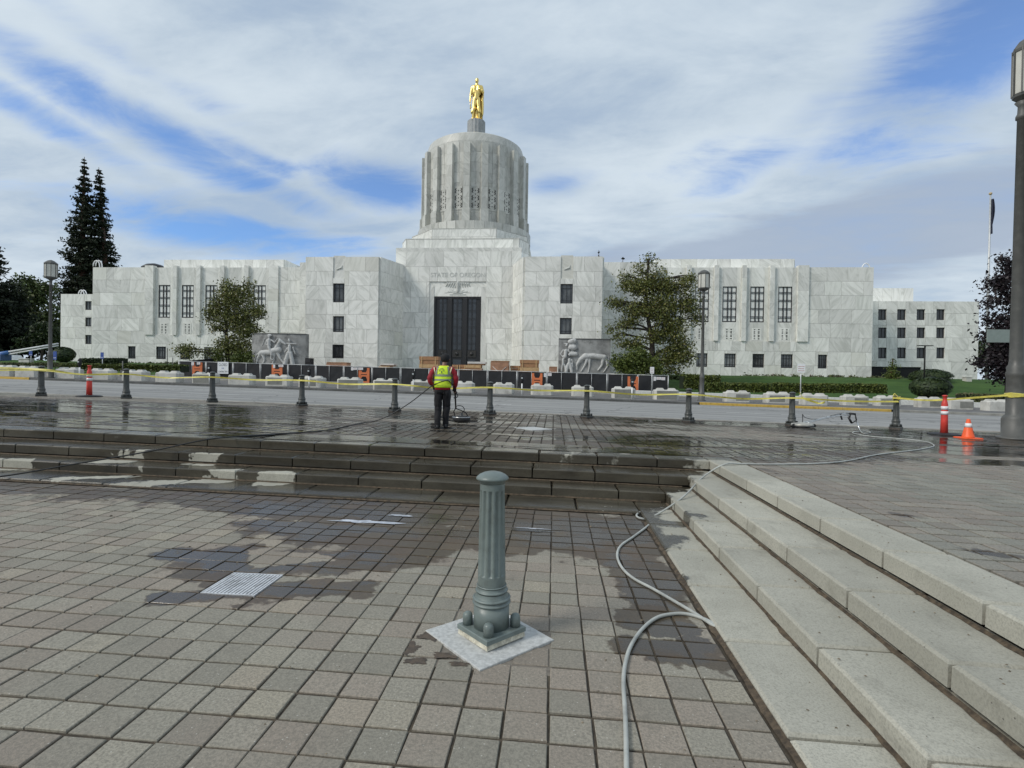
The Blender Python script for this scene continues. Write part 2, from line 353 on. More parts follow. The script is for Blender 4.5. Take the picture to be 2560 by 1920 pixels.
M_CARVE=simple('carved_marble_shade',(.50,.51,.48),.6,var=.1)
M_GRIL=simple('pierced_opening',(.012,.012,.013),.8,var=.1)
M_ROAD=None
def road_mat():
    m,b_=newmat('worn_asphalt'); pos=b_.n('ShaderNodeNewGeometry').outputs['Position']; sp=b_.n('ShaderNodeSeparateXYZ',ins={0:pos})
    lanes=b_.noise(b_.mapping(pos,scale=(.03,1.1,1)),1.0,3,.5)
    c=b_.mix(b_.ss(lanes,.35,.65),(.215,.213,.205),(.32,.315,.30))
    c=b_.mix(b_.ss(b_.noise(pos,.35,5,.65),.5,.75,0,.5),c,(.15,.148,.142))
    c=b_.mix(b_.ss(b_.noise(pos,90,2,.7),.4,.7,0,.3),c,(.13,.13,.125))
    cr=b_.n('ShaderNodeTexVoronoi',feature='DISTANCE_TO_EDGE',ins={'Vector':b_.v('ADD',b_.mapping(pos,scale=(.16,.13,1)),b_.v('SCALE',b_.noise(pos,.6,4,.6,0,True),scale=.35)),'Scale':1.0})
    c=b_.mix(b_.ss(cr.outputs['Distance'],.002,.007,.75,0),c,(.06,.06,.058))
    finish(b_,c,.8,0,(b_.noise(pos,120,3),.3,.01)); return m
M_ROAD=road_mat()
M_DARKPAVE=simple('dark_pavement',(.13,.125,.12),.85,var=.25,scale=.8,bump=.3,dirt=((.07,.068,.06),2.0,.5))
M_KERB=simple('kerb_concrete',(.30,.29,.26),.85,var=.25,scale=1.5,bump=.3,dirt=((.12,.115,.10),3,.6))
M_WHITELINE=simple('road_paint_white',(.62,.62,.60),.7,var=.25,scale=8,dirt=((.25,.25,.24),5,.7))
M_YELLOW=simple('kerb_paint_yellow',(.52,.34,.06),.7,var=.25,scale=5,dirt=((.25,.2,.1),5,.6))
def grass_mat():
    m,b_=newmat('mown_grass'); pos=b_.n('ShaderNodeNewGeometry').outputs['Position']
    c=b_.mix(b_.ss(b_.noise(b_.mapping(pos,scale=(.6,2,1)),.35,5,.6),.3,.7),(.030,.072,.014),(.065,.125,.026))
    c=b_.mix(b_.ss(b_.noise(pos,3,5,.7),.5,.8,0,.5),c,(.09,.10,.035)); c=b_.mix(b_.ss(b_.noise(pos,25,3,.7),.4,.7,0,.5),c,(.02,.045,.01))
    finish(b_,c,.85,0,(b_.noise(pos,30,4,.7),.9,.05),.2); return m
M_GRASS=grass_mat()
M_SOIL=simple('far_ground',(.10,.105,.06),.9,var=.3,scale=.1)
rng=random.Random(5)
# ------------------------------------------------------------------ the ground, far to near
NX=[-900,-300,-120,-80,-40,0,40,80,120,300,900]
def sheet(name,m,fz,xs,ys,kind='structure'):
    mb=MB(); vs=[(x,y,fz(x,y)) for y in ys for x in xs]; n=len(xs)
    fs=[(j*n+i,j*n+i+1,(j+1)*n+i+1,(j+1)*n+i) for j in range(len(ys)-1) for i in range(n-1)]
    o=mb.add(vs,fs).build(name,m); return tag(o,kind=kind)
def clampx(x,a=60): return max(-a,min(a,x))
def terr(x,y):
    z0=E-SLOPE*clampx(x)
    t=max(0,min(1,(y-57)/19)); t=t*t*(3-2*t)
    tgt=2.55 if x>-20 else 2.55+min(.7,(-20-x)/60*.7)
    return z0*(1-t)+tgt*t
sheet('ground',M_SOIL,lambda x,y:-1.6,[-3000,0,3000],[-400,0,3000])
lawn_ys=[56.5+i*1.6 for i in range(15)]+[90,130,400]
sheet('lawn',M_GRASS,lambda x,y:terr(x,y)+.02,[-400,-120]+[-90+i*4 for i in range(47)]+[120,400],lawn_ys)
sheet('forecourt_paving',M_DARKPAVE,lambda x,y:gz(clampx(x))+.0,[-120,-60,-30,0,30,60,120],[33.7,36,57.2])
sheet('road',M_ROAD,lambda x,y:gz(clampx(x),E-.13)-(.0),[-120,-60]+[-50+i*5 for i in range(21)]+[60,120],[17.2,20,25,30,33.6])
# paving under the fence and entrance walk
sheet('entrance_walk',simple('entrance_concrete',(.34,.33,.30),.8,var=.15,scale=.8),lambda x,y:terr(x,y)+.06,[-44+i*5 for i in range(12)],[57+i*1.5 for i in range(14)])
def kerb(name,x0,x1,y0,y1,z0,z1,m,n=14):
    mb=MB()
    for i in range(n):
        a=x0+(x1-x0)*i/n; c=x0+(x1-x0)*(i+1)/n-.015
        vs=[]
        for (x,dy) in((a,0),(c,0)):
            zz=-SLOPE*clampx(x)
            vs+=[(x,y0,z0+zz),(x,y1,z0+zz),(x,y1,z1+zz),(x,y0+.02,z1+zz),(x,y0,z1-.02+zz)]
        mb.add(vs,[(0,4,3,2,1),(5,6,7,8,9),(0,5,9,4),(4,9,8,3),(3,8,7,2),(1,2,7,6)])
    return tag(mb.build(name,m),kind='structure')
kerb('near_kerb',-60,40,16.95,17.22,E-.4,E+.006,M_KERB,50)
kerb('far_kerb',-60,8.9,33.55,33.8,E-.3,E+.02,simple('far_kerb_dark',(.10,.10,.095),.85,var=.3,scale=1),34)
kerb('far_kerb_yellow',9.0,20.2,33.55,33.8,E-.3,E+.02,M_YELLOW,8)
kerb('far_kerb_yellow',-60.2,-35.6,33.50,33.54,E-.3,E+.025,M_YELLOW,8)
kerb('far_kerb',20.4,60,33.55,33.8,E-.3,E+.012,M_KERB,12)
for (yy,m_,h) in((46.0,M_KERB,.10),(49.5,M_WHITELINE,.03),(53.0,M_KERB,.13)):
    kerb('forecourt_kerb',-44,20,yy,yy+.35,E-.2,E+h,m_,20)
tag(kerb('pale_plinth',6,60,47.5,48.0,E-.3,E+.42,simple('pale_plinth',(.62,.62,.58),.8,var=.1),18),'long low white concrete plinth behind the right-hand concrete blocks','plinth',kind='structure')
def dash(p0,p1,wd=.14):
    a=plane(*p0,E-.13); c=plane(*p1,E-.13); y=(a.y+c.y)/2
    mb=MB(); z=lambda x:gz(x,E-.13)+.004
    mb.add([(a.x,y-wd/2,z(a.x)),(c.x,y-wd/2,z(c.x)),(c.x,y+wd/2,z(c.x)),(a.x,y+wd/2,z(a.x))],[(0,1,2,3)])
    tag(mb.build('lane_marking',M_WHITELINE),kind='structure')
for q in [(zC(1480,1312),zC(1970,1328)),(zC(1945,1362),zD(170,1374)),(zD(1420,1382),zD(1920,1398)),(zA(1390,1208),zA(1920,1223)),(zB(1700,1283),zB(2145,1300)),(zC(-300,1283),zC(250,1300)),(zB(20,1195),zB(220,1203)),(zD(300,1381),zD(520,1388)),(zA(1900,1190),zA(2212,1202))]:
    dash(*q)
# ------------------------------------------------------------------ pavers
PW=.2003
def shade_base(): pass
lower_base=sheet('sunken_court',M_JOINT,lambda x,y:gz(x,-.010),[-16,-8,0,1.9],[-4,0,3,6.9])
upper_back=sheet('upper_plaza',M_JOINT,lambda x,y:gz(x,E-.018),[-34,-20,-10,0,10,20,34],[8.0,12,17.0])
mb=MB(); mb.add([(2.4,-4,gz(2.4,E-.018)),(34,-4,gz(34,E-.018)),(34,8.0,gz(34,E-.018)),(2.4,8.0,gz(2.4,E-.018))],[(0,1,2,3)])
tag(mb.build('plaza_terrace',M_JOINT),kind='structure')
terrace=bpy.data.objects['plaza_terrace']
PLATE_C=(-.36,3.14); PLATE_H=.385
def in_plate(x,y,c=PLATE_C,h=PLATE_H): return abs(x-c[0])+abs(y-c[1])<h-.03
g1=plane(1335/2.765,1320+440/2.765,0); g2=plane(1685/2.765,1320+460/2.765,0); g3=plane(1880/2.765,1320+310/2.765,0); g4=plane(1600/2.765,1320+305/2.765,0)
GR=(min(g1.x,g4.x)+.03,max(g2.x,g3.x)-.03,(g1.y+g2.y)/2,(g3.y+g4.y)/2)
PX0=0.0; PY0=.05
def snap(v,o): return o+round((v-o)/PW)*PW
GR=(snap(GR[0],PX0),snap(GR[0],PX0)+2*PW,snap(GR[2],PY0),snap(GR[2],PY0)+2*PW)
paver_me=[]
for k in range(5):
    q=MB(); h=PW/2-.0040-.0007*k; q.bbox(-h,h,-h+.0028,h-.0028,-.04,0,.0035); paver_me.append(q.mesh('paver',M_PAV))
paver_me_u=[]
for k in range(4):
    q=MB(); h=PW/2-.008-.0008*k; q.bbox(-h,h,-h+.004,h-.004,-.04,0,.004); paver_me_u.append(q.mesh('paver',M_PAVU))
def field(parent,cells,z0,meshes,mat_,nind,half_fn=None):
    cells=sorted(cells,key=lambda c:(c[0]**2+c[1]**2))
    vis=[c for c in cells if -1.13*c[1]-.15<c[0]<.83*c[1]+.15 and c[1]>1.95]
    ind=set(vis[:nind])
    rest=MB(); r=random.Random(11)
    for c in cells:
        x,y=c; z=gz(x,z0)+r.uniform(-.0022,.0022); tx,ty=r.gauss(0,.0048),r.gauss(0,.0048)+SLOPE; tz=r.gauss(0,.008)
        dx,dy=r.gauss(0,.0016),r.gauss(0,.0016)
        if c in ind:
            o=bpy.data.objects.new('paver',r.choice(meshes)); COL.objects.link(o); o.parent=parent
            o.location=(x+dx,y+dy,z); o.rotation_euler=(tx,ty,tz)
        else:
            h=PW/2-(.0045 if z0<.1 else .0095); hy=h-(.003 if z0<.1 else .005)
            M_=Matrix.Translation((x+dx,y+dy,z))@Matrix.Rotation(tz,4,'Z')@Matrix.Rotation(ty,4,'Y')@Matrix.Rotation(tx,4,'X')
            vs=[(-h,-hy,-.03),(h,-hy,-.03),(h,hy,-.03),(-h,hy,-.03),(-h+.003,-hy+.003,0),(h-.003,-hy+.003,0),(h-.003,hy-.003,0),(-h+.003,hy-.003,0)]
            rest.add(vs,[(0,1,5,4),(1,2,6,5),(2,3,7,6),(3,0,4,7),(4,5,6,7)],M_)
    o=rest.build('paver_field',mat_,parent); o['kind']='stuff'
low=[]
ii=range(-58,6)
for i in ii:
    for j in range(-12,32):
        x=PX0+(i+.5)*PW; y=PY0+(j+.5)*PW
        if x>1.04-PW*.45 or y>6.31-PW*.45 or x<-11.5: continue
        if in_plate(x,y): continue
        if GR[0]<x<GR[1] and GR[2]<y<GR[3]: continue
        low.append((x,y))
field(lower_base,low,0,paver_me,M_PAV,300)
DIAM=plane(*zC(418,1490)); DH=.42
up=[]
for i in range(-105,100):
    for j in range(41,85):
        x=(i+.5)*PW; y=8.32+(j-41+.5)*PW
        if y>16.93 or not(-1.25*y-1<x<.95*y+1.5): continue
        if abs(x-DIAM.x)+abs(y-DIAM.y)<DH-.04: continue
        up.append((x,y))
field(upper_back,up,E,paver_me_u,M_PAVU,300)
rt=[]
for i in range(0,60):
    for j in range(-6,42):
        x=2.70+(i+.5)*PW; y=8.32-(j+6+.5)*PW
        if y<-.5 or x>1.0*max(y,1.2)+2.6: continue
        rt.append((x,y))
field(terrace,rt,E,paver_me_u,M_PAVU,300)
# ------------------------------------------------------------------ steps: slabs with open joints
st=thing('stair_flight','broad pale concrete steps turning the corner of the sunken court','steps',(1.44,6.9,0))
def slab(x0,x1,y0,y1,ztop,th,name='step_slab',r=random.Random(3)):
    q=MB(); bv=.014
    cx,cy=(x0+x1)/2,(y0+y1)/2
    ix,iy=(.002,.0115) if x1-x0<.55 else (.0085,.002)
    q.bbox(x0-cx+ix,x1-cx-ix,y0-cy+iy,y1-cy-iy,-th,0,bv)
    o=q.build(name,M_STEP,st); o.location=Vector((cx,cy,gz(cx,ztop)+r.uniform(-.003,.003)))-st.location; o.rotation_euler=(r.gauss(0,.001),SLOPE,r.gauss(0,.0012))
NY=[7.83,7.30,6.88,6.31]; NX_=[2.25,1.83,1.44,1.04]; ZT=[E,E-.15,E-.30,.035]
rr=random.Random(8)
for k in range(4):
    back_y=8.28 if k==0 else NY[k-1]+.06; back_x=2.68 if k==0 else NX_[k-1]+.06
    th=.122 if k<3 else .1
    # left flight, slabs along X
    x=NX_[k]-.0; L=1.26; x+= 0
    L=.855; jx=[-3.62,-4.55,-4.28,-3.98][k]; jy=[6.364,5.998,6.396,5.802][k]
    js=[jx+L*i for i in range(-12,9)]; xs=[NX_[k]]+[v for v in reversed(js) if -13<v<NX_[k]-.3]+[-13.5]
    for a,c_ in zip(xs[1:],xs[:-1]): slab(a,c_,NY[k],back_y,ZT[k],th)
    # corner piece then right flight, slabs along Y
    slab(NX_[k],back_x,jy,back_y,ZT[k],th)
    c=jy
    while c>-2: slab(NX_[k],back_x,c-L,c,ZT[k],th); c-=L
# risers' dark core so that no light leaks between slabs
core=MB()
for k in range(3):
    for (x0,x1,y0,y1) in((-13.5,NX_[k]+.1,NY[k]+.03,NY[k]+.45),(NX_[k]+.03,NX_[k]+.45,-2,NY[k]+.45)):
        vs=[]
        for zf in(-.2,ZT[k]-.155):
            for (x,y) in((x0,y0),(x1,y0),(x1,y1),(x0,y1)): vs.append((x,y,(gz(x,zf))))
        core.add(vs,[(3,2,1,0),(4,5,6,7),(0,1,5,4),(1,2,6,5),(2,3,7,6),(3,0,4,7)])
core.build('riser_core',M_JOINT,st,True)
M_SILT=simple('silt',(.075,.055,.035),.9,var=.5,scale=25,bump=.6,bscale=120)
def silt(pts,wd,seed,along_x):
    q=MB(); vs=[]; n=len(pts)
    for i,(x,y,z) in enumerate(pts):
        w_=wd*(.55+.9*abs(mnoise.noise(Vector((i*.31,seed,0))))+.5*max(0,mnoise.noise(Vector((i*.09,seed+5,0)))))
        d=(0,-w_) if along_x else (-w_,0); vs+=[(x,y,z+.012),(x+d[0]*.5,y+d[1]*.5,z+.007),(x+d[0],y+d[1],z-.002)]
    q.add(vs,[(3*i+j,3*i+3+j,3*i+4+j,3*i+1+j) for i in range(n-1) for j in range(2)]); return q
for k in range(1,4):
    q=silt([(-12+.06*i,NY[k-1]+.0,gz(-12+.06*i,ZT[k])+.003) for i in range(int((NX_[k-1]+12)/.06))],.03,k,True); o=q.build('silt_strip',M_SILT,st,True)
    q=silt([(NX_[k-1],-1+.06*i,gz(NX_[k-1],ZT[k])+.003) for i in range(int((NY[k-1]+1)/.06))],.026,k+9,False); o=q.build('silt_strip',M_SILT,st,True)
q=silt([(NX_[3]+.004,-1+.05*i,gz(NX_[3],.0)+.004) for i in range(140)],.045,30,False); q.build('silt_strip',M_SILT,st,True)
q=silt([(-11+.06*i,NY[3]+.004,gz(-11+.06*i,0)+.004) for i in range(200)],.035,31,True); q.build('silt_strip',M_SILT,st,True)
q=MB(); r_=random.Random(90)
for i in range(420):
    if r_.random()<.62: x=r_.uniform(-6,1.0); y=r_.uniform(1.9,6.2); z=gz(x,.001)
    else:
        k=r_.randrange(0,4); x=r_.uniform(NX_[k]+.03,NX_[k]+.36); y=r_.uniform(1.8,6); z=gz(x,ZT[k]+.003)
    s_=r_.uniform(.002,.0075)*(1 if r_.random()<.93 else 2.2); a=r_.uniform(0,6.28)
    q.add([(-s_,-s_*.6,0),(s_,-s_*.4,0),(s_*.7,s_*.6,0),(-s_*.5,s_*.5,0),(0,0,s_*.7)],[(0,1,4),(1,2,4),(2,3,4),(3,0,4)],Matrix.Translation((x,y,z))@Matrix.Rotation(a,4,'Z'))
tag(q.build('debris',simple('grit_and_leaf_bits',(.16,.13,.09),.9,var=.7,scale=9)),'scattered grit and leaf bits on the paving and steps','debris',kind='stuff')
# ------------------------------------------------------------------ standing water, thin sheets on the stone
def puddle(px,py,rx,ry,z0=E,seed=0,rot=0.0,h=.005):
    c=plane(px,py,z0); r=random.Random(seed); mb=MB(); n=64; vs=[(c.x,c.y,gz(c.x,z0)+h)]
    for i in range(n):
        a=2*math.pi*i/n; q=1+.75*mnoise.noise(Vector((math.cos(a)*1.6+seed*7.1,math.sin(a)*1.6,seed)))+.35*mnoise.noise(Vector((math.cos(a)*5+seed,math.sin(a)*5,seed*3)))
        x=rx*math.cos(a)*q; y=ry*math.sin(a)*q
        X=c.x+x*math.cos(rot)-y*math.sin(rot); Y=c.y+x*math.sin(rot)+y*math.cos(rot); vs.append((X,Y,gz(X,z0)+h))
    mb.add(vs,[(0,1+i,1+(i+1)%n) for i in range(n)]); tag(mb.build('puddle',M_WATER),kind='structure')
for i,a in enumerate([(930,1098,1.7,.32),(1290,1088,.75,.14),(1330,1113,1.0,.22),(700,1095,1.3,.25),(480,1045,2.6,.6),(250,1030,2.4,.55),(330,1072,1.6,.28),(860,1024,1.1,.24),(1640,1052,1.7,.26),(1900,1066,1.6,.22),(2430,1082,1.1,.5),(2330,1105,1.7,.42),(2060,1116,1.6,.16),(1700,1112,1.5,.18),(1520,1128,1.3,.18),(2500,1130,1.4,.5),(1450,1040,1.0,.2),(560,1075,1.2,.14),(120,1012,1.8,.4),(1180,1045,.9,.16),(2320,1128,1.7,.32),(2490,1158,1.3,.35),(2120,1098,1.3,.22),(2250,1075,1.0,.28)]):
    puddle(*a,seed=i+1)
for i,a in enumerate([(1320,1325,.22,.05),(1640,1290,.3,.10)]):
    puddle(*a,z0=0,seed=40+i,h=.004)

def foam(px,py,rx,ry,seed):
    puddle(px,py,rx,ry,z0=0,seed=seed,h=.006); o=[q for q in COL.objects if q.name.startswith('puddle')][-1]
    o.name='soapy_water'; o.data.materials.clear(); o.data.materials.append(M_FOAM)
def silt_patch(px,py,rx,ry,seed):
    puddle(px,py,rx,ry,z0=0,seed=seed,h=.003); o=[q for q in COL.objects if q.name.startswith('puddle')][-1]
    o.name='silt_patch'; o.data.materials.clear(); o.data.materials.append(simple('damp_silt%d'%seed,(.075,.055,.038),.6,var=.4,scale=20,bump=.4))
silt_patch(1075,1592,.065,.05,71); silt_patch(1110,1640,.07,.03,72); silt_patch(1040,1655,.06,.035,73); silt_patch(1150,1660,.05,.02,74); silt_patch(1030,1622,.035,.06,75)
M_FOAM=simple('soapy_film',(.46,.48,.52),.25,var=.3,scale=9)
foam(905,1305,.30,.055,61); foam(1000,1290,.14,.03,62); foam(1330,1322,.16,.014,63)
# ------------------------------------------------------------------ the capitol
X0=-14.75; YW,YF,YE,YD=82.0,74.3,79.6,95.5
M_FRAME=simple('bronze_black_frame',(.018,.017,.018),.45,var=.2)
def glass(name,col,rough=.08,var=.3,sc=.7):
    return simple(name,col,rough,var=var,scale=sc,spec=.6)
M_BLIND=glass('pane_with_pale_blind',(.40,.365,.37),.2,.12,.5)
M_PANE=glass('dark_window_pane',(.035,.037,.040),.06)
M_PANE2=glass('half_blind_pane',(.10,.105,.105),.10,.5,.6)
M_DOORGLASS=glass('entrance_glass',(.030,.034,.040),.04)
cap=thing('capitol_building','white marble domed government building across the street with flat wings and a fluted drum','building',(X0,YE,2.5))
IND_LEFT=[300]
unit=MB(); unit.box(-.5,.5,-.5,.5,-.5,.5); UNIT=unit.mesh('marble_panel',M_MARB)
def subtract(rects,h):
    out=[]
    for (a,b_,c,d) in rects:
        if h[0]>=b_ or h[1]<=a or h[2]>=d or h[3]<=c: out.append((a,b_,c,d)); continue
        if h[0]>a: out.append((a,h[0],c,d))
        if h[1]<b_: out.append((h[1],b_,c,d))
        x0,x1=max(a,h[0]),min(b_,h[1])
        if h[2]>c: out.append((x0,x1,c,h[2]))
        if h[3]<d: out.append((x0,x1,h[3],d))
    return [r for r in out if r[1]-r[0]>.04 and r[3]-r[2]>.04]
CLAD=MB()
def clad(parent,O,u,L,z0,z1,holes=(),th=.30,ind=False,course=2.2,seed=1,wmin=1.2,wmax=3.1,gap=.024):
    """marble panels on a wall face starting at O (x,y), running along unit vector u for L; each panel is th thick, faces outward"""
    r=random.Random(seed); u=Vector((u[0],u[1],0)).normalized(); nrm=Vector((u.y,-u.x,0))
    nrow=max(1,round((z1-z0)/course)); hh=(z1-z0)/nrow
    M0=Matrix(((u.x,-nrm.x,0,O[0]),(u.y,-nrm.y,0,O[1]),(0,0,1,0),(0,0,0,1)))
    for k in range(nrow):
        a=0.0; zz0=z0+k*hh
        while a<L-.01:
            wd=r.choice((1.3,1.6,2.0,2.4,2.9,3.2)) if L>4 else L/2
            wd=max(wmin,min(wmax,wd)); e=min(L,a+wd)
            if L-e<wmin*.7: e=L
            rects=[(a,e,zz0,zz0+hh)]
            for h in holes: rects=subtract(rects,h)
            for (p,q,c,d) in rects:
                t=th+r.uniform(-.008,.008)
                if ind and IND_LEFT[0]>0:
                    IND_LEFT[0]-=1
                    o=bpy.data.objects.new('marble_panel',UNIT); COL.objects.link(o); o.parent=parent
                    ctr=M0@Vector(((p+q)/2,t/2-th,(c+d)/2))
                    rot=math.atan2(u.y,u.x)
                    o.location=ctr-parent_world(parent); o.rotation_euler=(0,0,rot); o.scale=(q-p-gap,t,d-c-gap)
                else:
                    CLAD.box(p+gap/2,q-gap/2,-th,t-th,c+gap/2,d-gap/2,M0)
            a=e
def parent_world(p):
    v=Vector(p.location); q=p.parent
    while q: v+=Vector(q.location); q=q.parent
    return v
def wall(name,poly,z0,z1,poly2=None):
    mb=MB(); mb.prism(poly,z0,z1,None,poly2); return mb.build(name,M_MARBLE_JOINT,cap,True)
def window(x0,x1,z0,z1,Y,cols,rows,pane_m,parent=cap,bar=.07,double=False,sill=True):
    """bronze frame set back in the opening, mullions in front of the pane"""
    fr=MB(); t=.11
    fr.box(x0,x0+t,Y-.12,Y,z0,z1).box(x1-t,x1,Y-.12,Y,z0,z1).box(x0+t,x1-t,Y-.12,Y,z0,z0+t*1.4).box(x0+t,x1-t,Y-.12,Y,z1-t,z1)
    f=fr.build('window',M_FRAME,parent,True)
    W,Hh=x1-x0-2*t,z1-z0-2.4*t; mu=MB()
    for c in cols:
        xx=x0+t+W*c; mu.box(xx-bar/2,xx+bar/2,Y-.10,Y-.03,z0+t*1.4,z1-t)
    for c in rows:
        zz=z0+t*1.4+Hh*c; mu.box(x0+t,x1-t,Y-.105,Y-.035,zz-bar/2,zz+bar/2)
    if cols or rows:
        m_=link('mullion',mu.mesh('mullion',M_FRAME),f)
    p=MB(); p.box(x0+t,x1-t,Y-.025,Y+.01,z0+t*1.4,z1-t); link('pane',p.mesh('pane',pane_m),f)
    return f
def zAt(py,px,Y): return atY(px,py,Y).z
# --- wings (mirrored about the axis)
ZB=2.2; ZWT=18.85
tall_px=[(1668,1703),(1738,1772.5),(1806.6,1841.8),(1876,1911),(1946,1981)]
RX=[]
for a,c in tall_px: RX.append((atY(a,780,YW).x,atY(c,780,YW).x))
tz1=zAt(600+366/3.16,1850,YW); tz0=zAt(600+648/3.16,1850,YW)
gz1=zAt(600+700/3.16,1820,YW); gz0=zAt(600+783/3.16,1820,YW)
lz1=zAt(600+898/3.16,1840,YW); lz0=zAt(600+1005/3.16,1840,YW)
bay_top=ZWT-.003; bay_bot=zAt(600+800/3.16,1900,YW)
low_px=[(1741,1768.5),(1811,1839.5),(1881.5,1910.5),(1952.5,1982),(2045,2068)]
LX=[(atY(a,900,YW).x,atY(c,900,YW).x) for a,c in low_px]
XWIN=6.57; XWOUT=46.45
def mir(r,s): return r if s>0 else (2*X0-r[1],2*X0-r[0])
M_LOWP=glass('low_pane_blind',(.20,.205,.20),.12,.4,.8)
def grille(parent,xc,z0,z1,wd,Y,nrow,name='grille'):
    q=MB(); q.box(xc-wd*.72,xc+wd*.72,Y-.03,Y,z0-.12,z1+.12); g=q.build(name,M_MARB,parent,True)
    d=MB(); h=(z1-z0)/nrow; s=wd/2
    for k in range(nrow):
        zc=z0+h*(k+.5)
        for sx in(-1,1):
            for sz in(-1,1):
                cx,cz=xc+sx*s*.62,zc+sz*h*.30
                d.prism([(cx-s*.26,cz-sz*h*.05),(cx+sx*s*.12,cz-sz*h*.17),(cx+s*.30,cz+sz*h*.02),(cx+sx*s*.22,cz+sz*h*.16),(cx-s*.2,cz+sz*h*.13)],0,.012,Matrix(((1,0,0,0),(0,0,-1,Y-.03),(0,1,0,0),(0,0,0,1))))
    link('grille_opening',d.mesh('grille_opening',M_GRIL),g)['kind']='stuff'
for s in(1,-1):
    xa,xb=(XWIN,XWOUT) if s>0 else (2*X0-XWOUT,2*X0-XWIN)
    ww=wall('wing_wall',[(xa,YW+.3),(xb,YW+.3),(xb,YW+24),(xa,YW+24)],ZB,ZWT-.02)
    tall=[mir(r,s) for r in RX]; lows=[mir(r,s) for r in LX]
    holes=[]
    bays=[]
    for (a,c) in tall:
        m_=.62; bays.append((a-m_,c+m_))
    for (a,c) in bays: holes.append((a-xa,c-xa,bay_bot,bay_top))
    for (a,c) in lows: holes.append((a-xa,c-xa,lz0,lz1))
    clad(ww,(xa,YW+.3),(1,0),xb-xa,ZB,ZWT,holes,.30,ind=(s>0),seed=20+s)
    # bay infill set back between the piers
    for (a,c),(ba,bc) in zip(tall,bays):
        inf=[(ba,bc,bay_bot,bay_top)]
        inf=subtract(inf,(a,c,tz0,tz1))
        for (p,q,z_0,z_1) in inf: CLAD.box(p+.006,q-.006,YW+.16,YW+.30,z_0+.006,z_1-.006)
        window(a,c,tz0,tz1,YW+.33,(.33,.40,.62,.69) if True else (),(.10,.14,.345,.385,.59,.63,.82,.86),M_BLIND,bar=.055)
        grille(cap,(a+c)/2,gz0,gz1,.95,YW+.16,3)
    # piers run a little above the parapet and stand proud
    edges=[bays[i][1] for i in range(5)] if s>0 else [b_[1] for b_ in sorted(bays)]
    sb=sorted(bays)
    pier_x=[(sb[i][1]+.05,sb[i+1][0]-.05) for i in range(4)]+[(sb[0][0]-1.5,sb[0][0]-.05),(sb[4][1]+.05,sb[4][1]+1.6)]
    for (a,c) in pier_x:
        q=MB(); hh=(ZWT+.25-bay_bot)/6
        for k in range(6): q.box(a,c,YW-.22,YW-.004,bay_bot+k*hh+.006,bay_bot+(k+1)*hh-.006)
        q.box(a,c,YW-.004,YW+.6,ZWT+.006,ZWT+.25)
        q.build('pier',M_MARB,cap,True)
    for i,(a,c) in enumerate(lows):
        window(a,c,lz0,lz1,YW+.31,(.22,.5,.78),(.14,.72),M_LOWP if i in(0,1) else M_PANE2,bar=.05)
    # end pavilion step of the wing
    ea,eb=(XWOUT-9.2,XWOUT) if s>0 else (2*X0-XWOUT,2*X0-XWOUT+9.6)
    # attic block behind the parapet
    aa,ab=(15.5,36.5) if s>0 else (2*X0-36.5,2*X0-15.5)
    at=wall('attic_wall',[(aa,YW+3.3),(ab,YW+3.3),(ab,YW+17),(aa,YW+17)],ZWT-1,20.75)
    clad(at,(aa,YW+3.3),(1,0),ab-aa,ZWT-.5,20.78,(),.2,seed=40+s,course=2.4)
    clad(at,(ab,YW+3.3),(0,1),13.7,ZWT-.5,20.78,(),.2,seed=42+s,course=2.4)
    # link bay between the wing and the front block
    la,lb=(XWIN,18.0) if s>0 else (2*X0-18.0,2*X0-XWIN)
    lk=wall('link_wall',[(la,YW-2.6),(la+(11.4 if s<0 else 8.0),YW-2.6),(la+(11.4 if s<0 else 8.0),YW+8),(la,YW+8)] if s>0 else [(lb-3.2,YW-2.6),(lb,YW-2.6),(lb,YW+8),(lb-3.2,YW+8)],ZB,18.95)
    k0,k1=(la,la+8.0) if s>0 else (lb-3.2,lb)
    clad(lk,(k0,YW-2.6),(1,0),k1-k0,ZB,19.0,(),.25,seed=50+s)
    clad(lk,(k1,YW-2.6),(0,1),3.0,ZB,19.0,(),.2,seed=55+s)
    # low outer wing
    yb=90.0
    oa,ob=(XWOUT-2,67.0) if s>0 else (atY(152,740,90).x,2*X0-XWOUT+2)
    zt=15.1 if s>0 else 15.7
    lw=wall('outer_wing_wall',[(oa,yb+.3),(ob,yb+.3),(ob,yb+20),(oa,yb+20)],1.6,zt-.02)
    if s>0:
        cw=[(1062,1125),(1212,1278),(1366,1430),(1522,1585)]; rw=[(547,632),(692,775),(850,935)]
        hs=[]
        for (a,c) in cw:
            for (t_,b2) in rw:
                A=atY(*zD(a,t_),yb); B=atY(*zD(c,b2),yb); hs.append((A.x,B.x,B.z,A.z))
        und=(atY(*zD(985,1005),yb).x,atY(*zD(1400,1005),yb).x,1.6,atY(*zD(1400,1005),yb).z)
        clad(lw,(oa,yb+.3),(1,0),ob-oa,1.6,zt,[(h[0]-oa,h[1]-oa,h[2],h[3]) for h in hs+[und]],.30,seed=61,course=2.0)
        for h in hs: window(h[0],h[1],h[2],h[3],yb+.31,(.5,),(),M_PANE,bar=.05)
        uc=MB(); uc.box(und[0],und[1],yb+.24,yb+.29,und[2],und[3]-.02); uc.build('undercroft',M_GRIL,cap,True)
        pt=wall('penthouse_wall',[(atY(2179,722,99).x-3,99),(atY(2282,722,99).x,99),(atY(2282,722,99).x,108),(atY(2179,722,99).x-3,108)],14,18.7)
        clad(pt,(atY(2179,722,99).x-3,99),(1,0),atY(2282,722,99).x-atY(2179,722,99).x+3,14,18.72,(),.2,seed=63)
    else:
        hs=[]
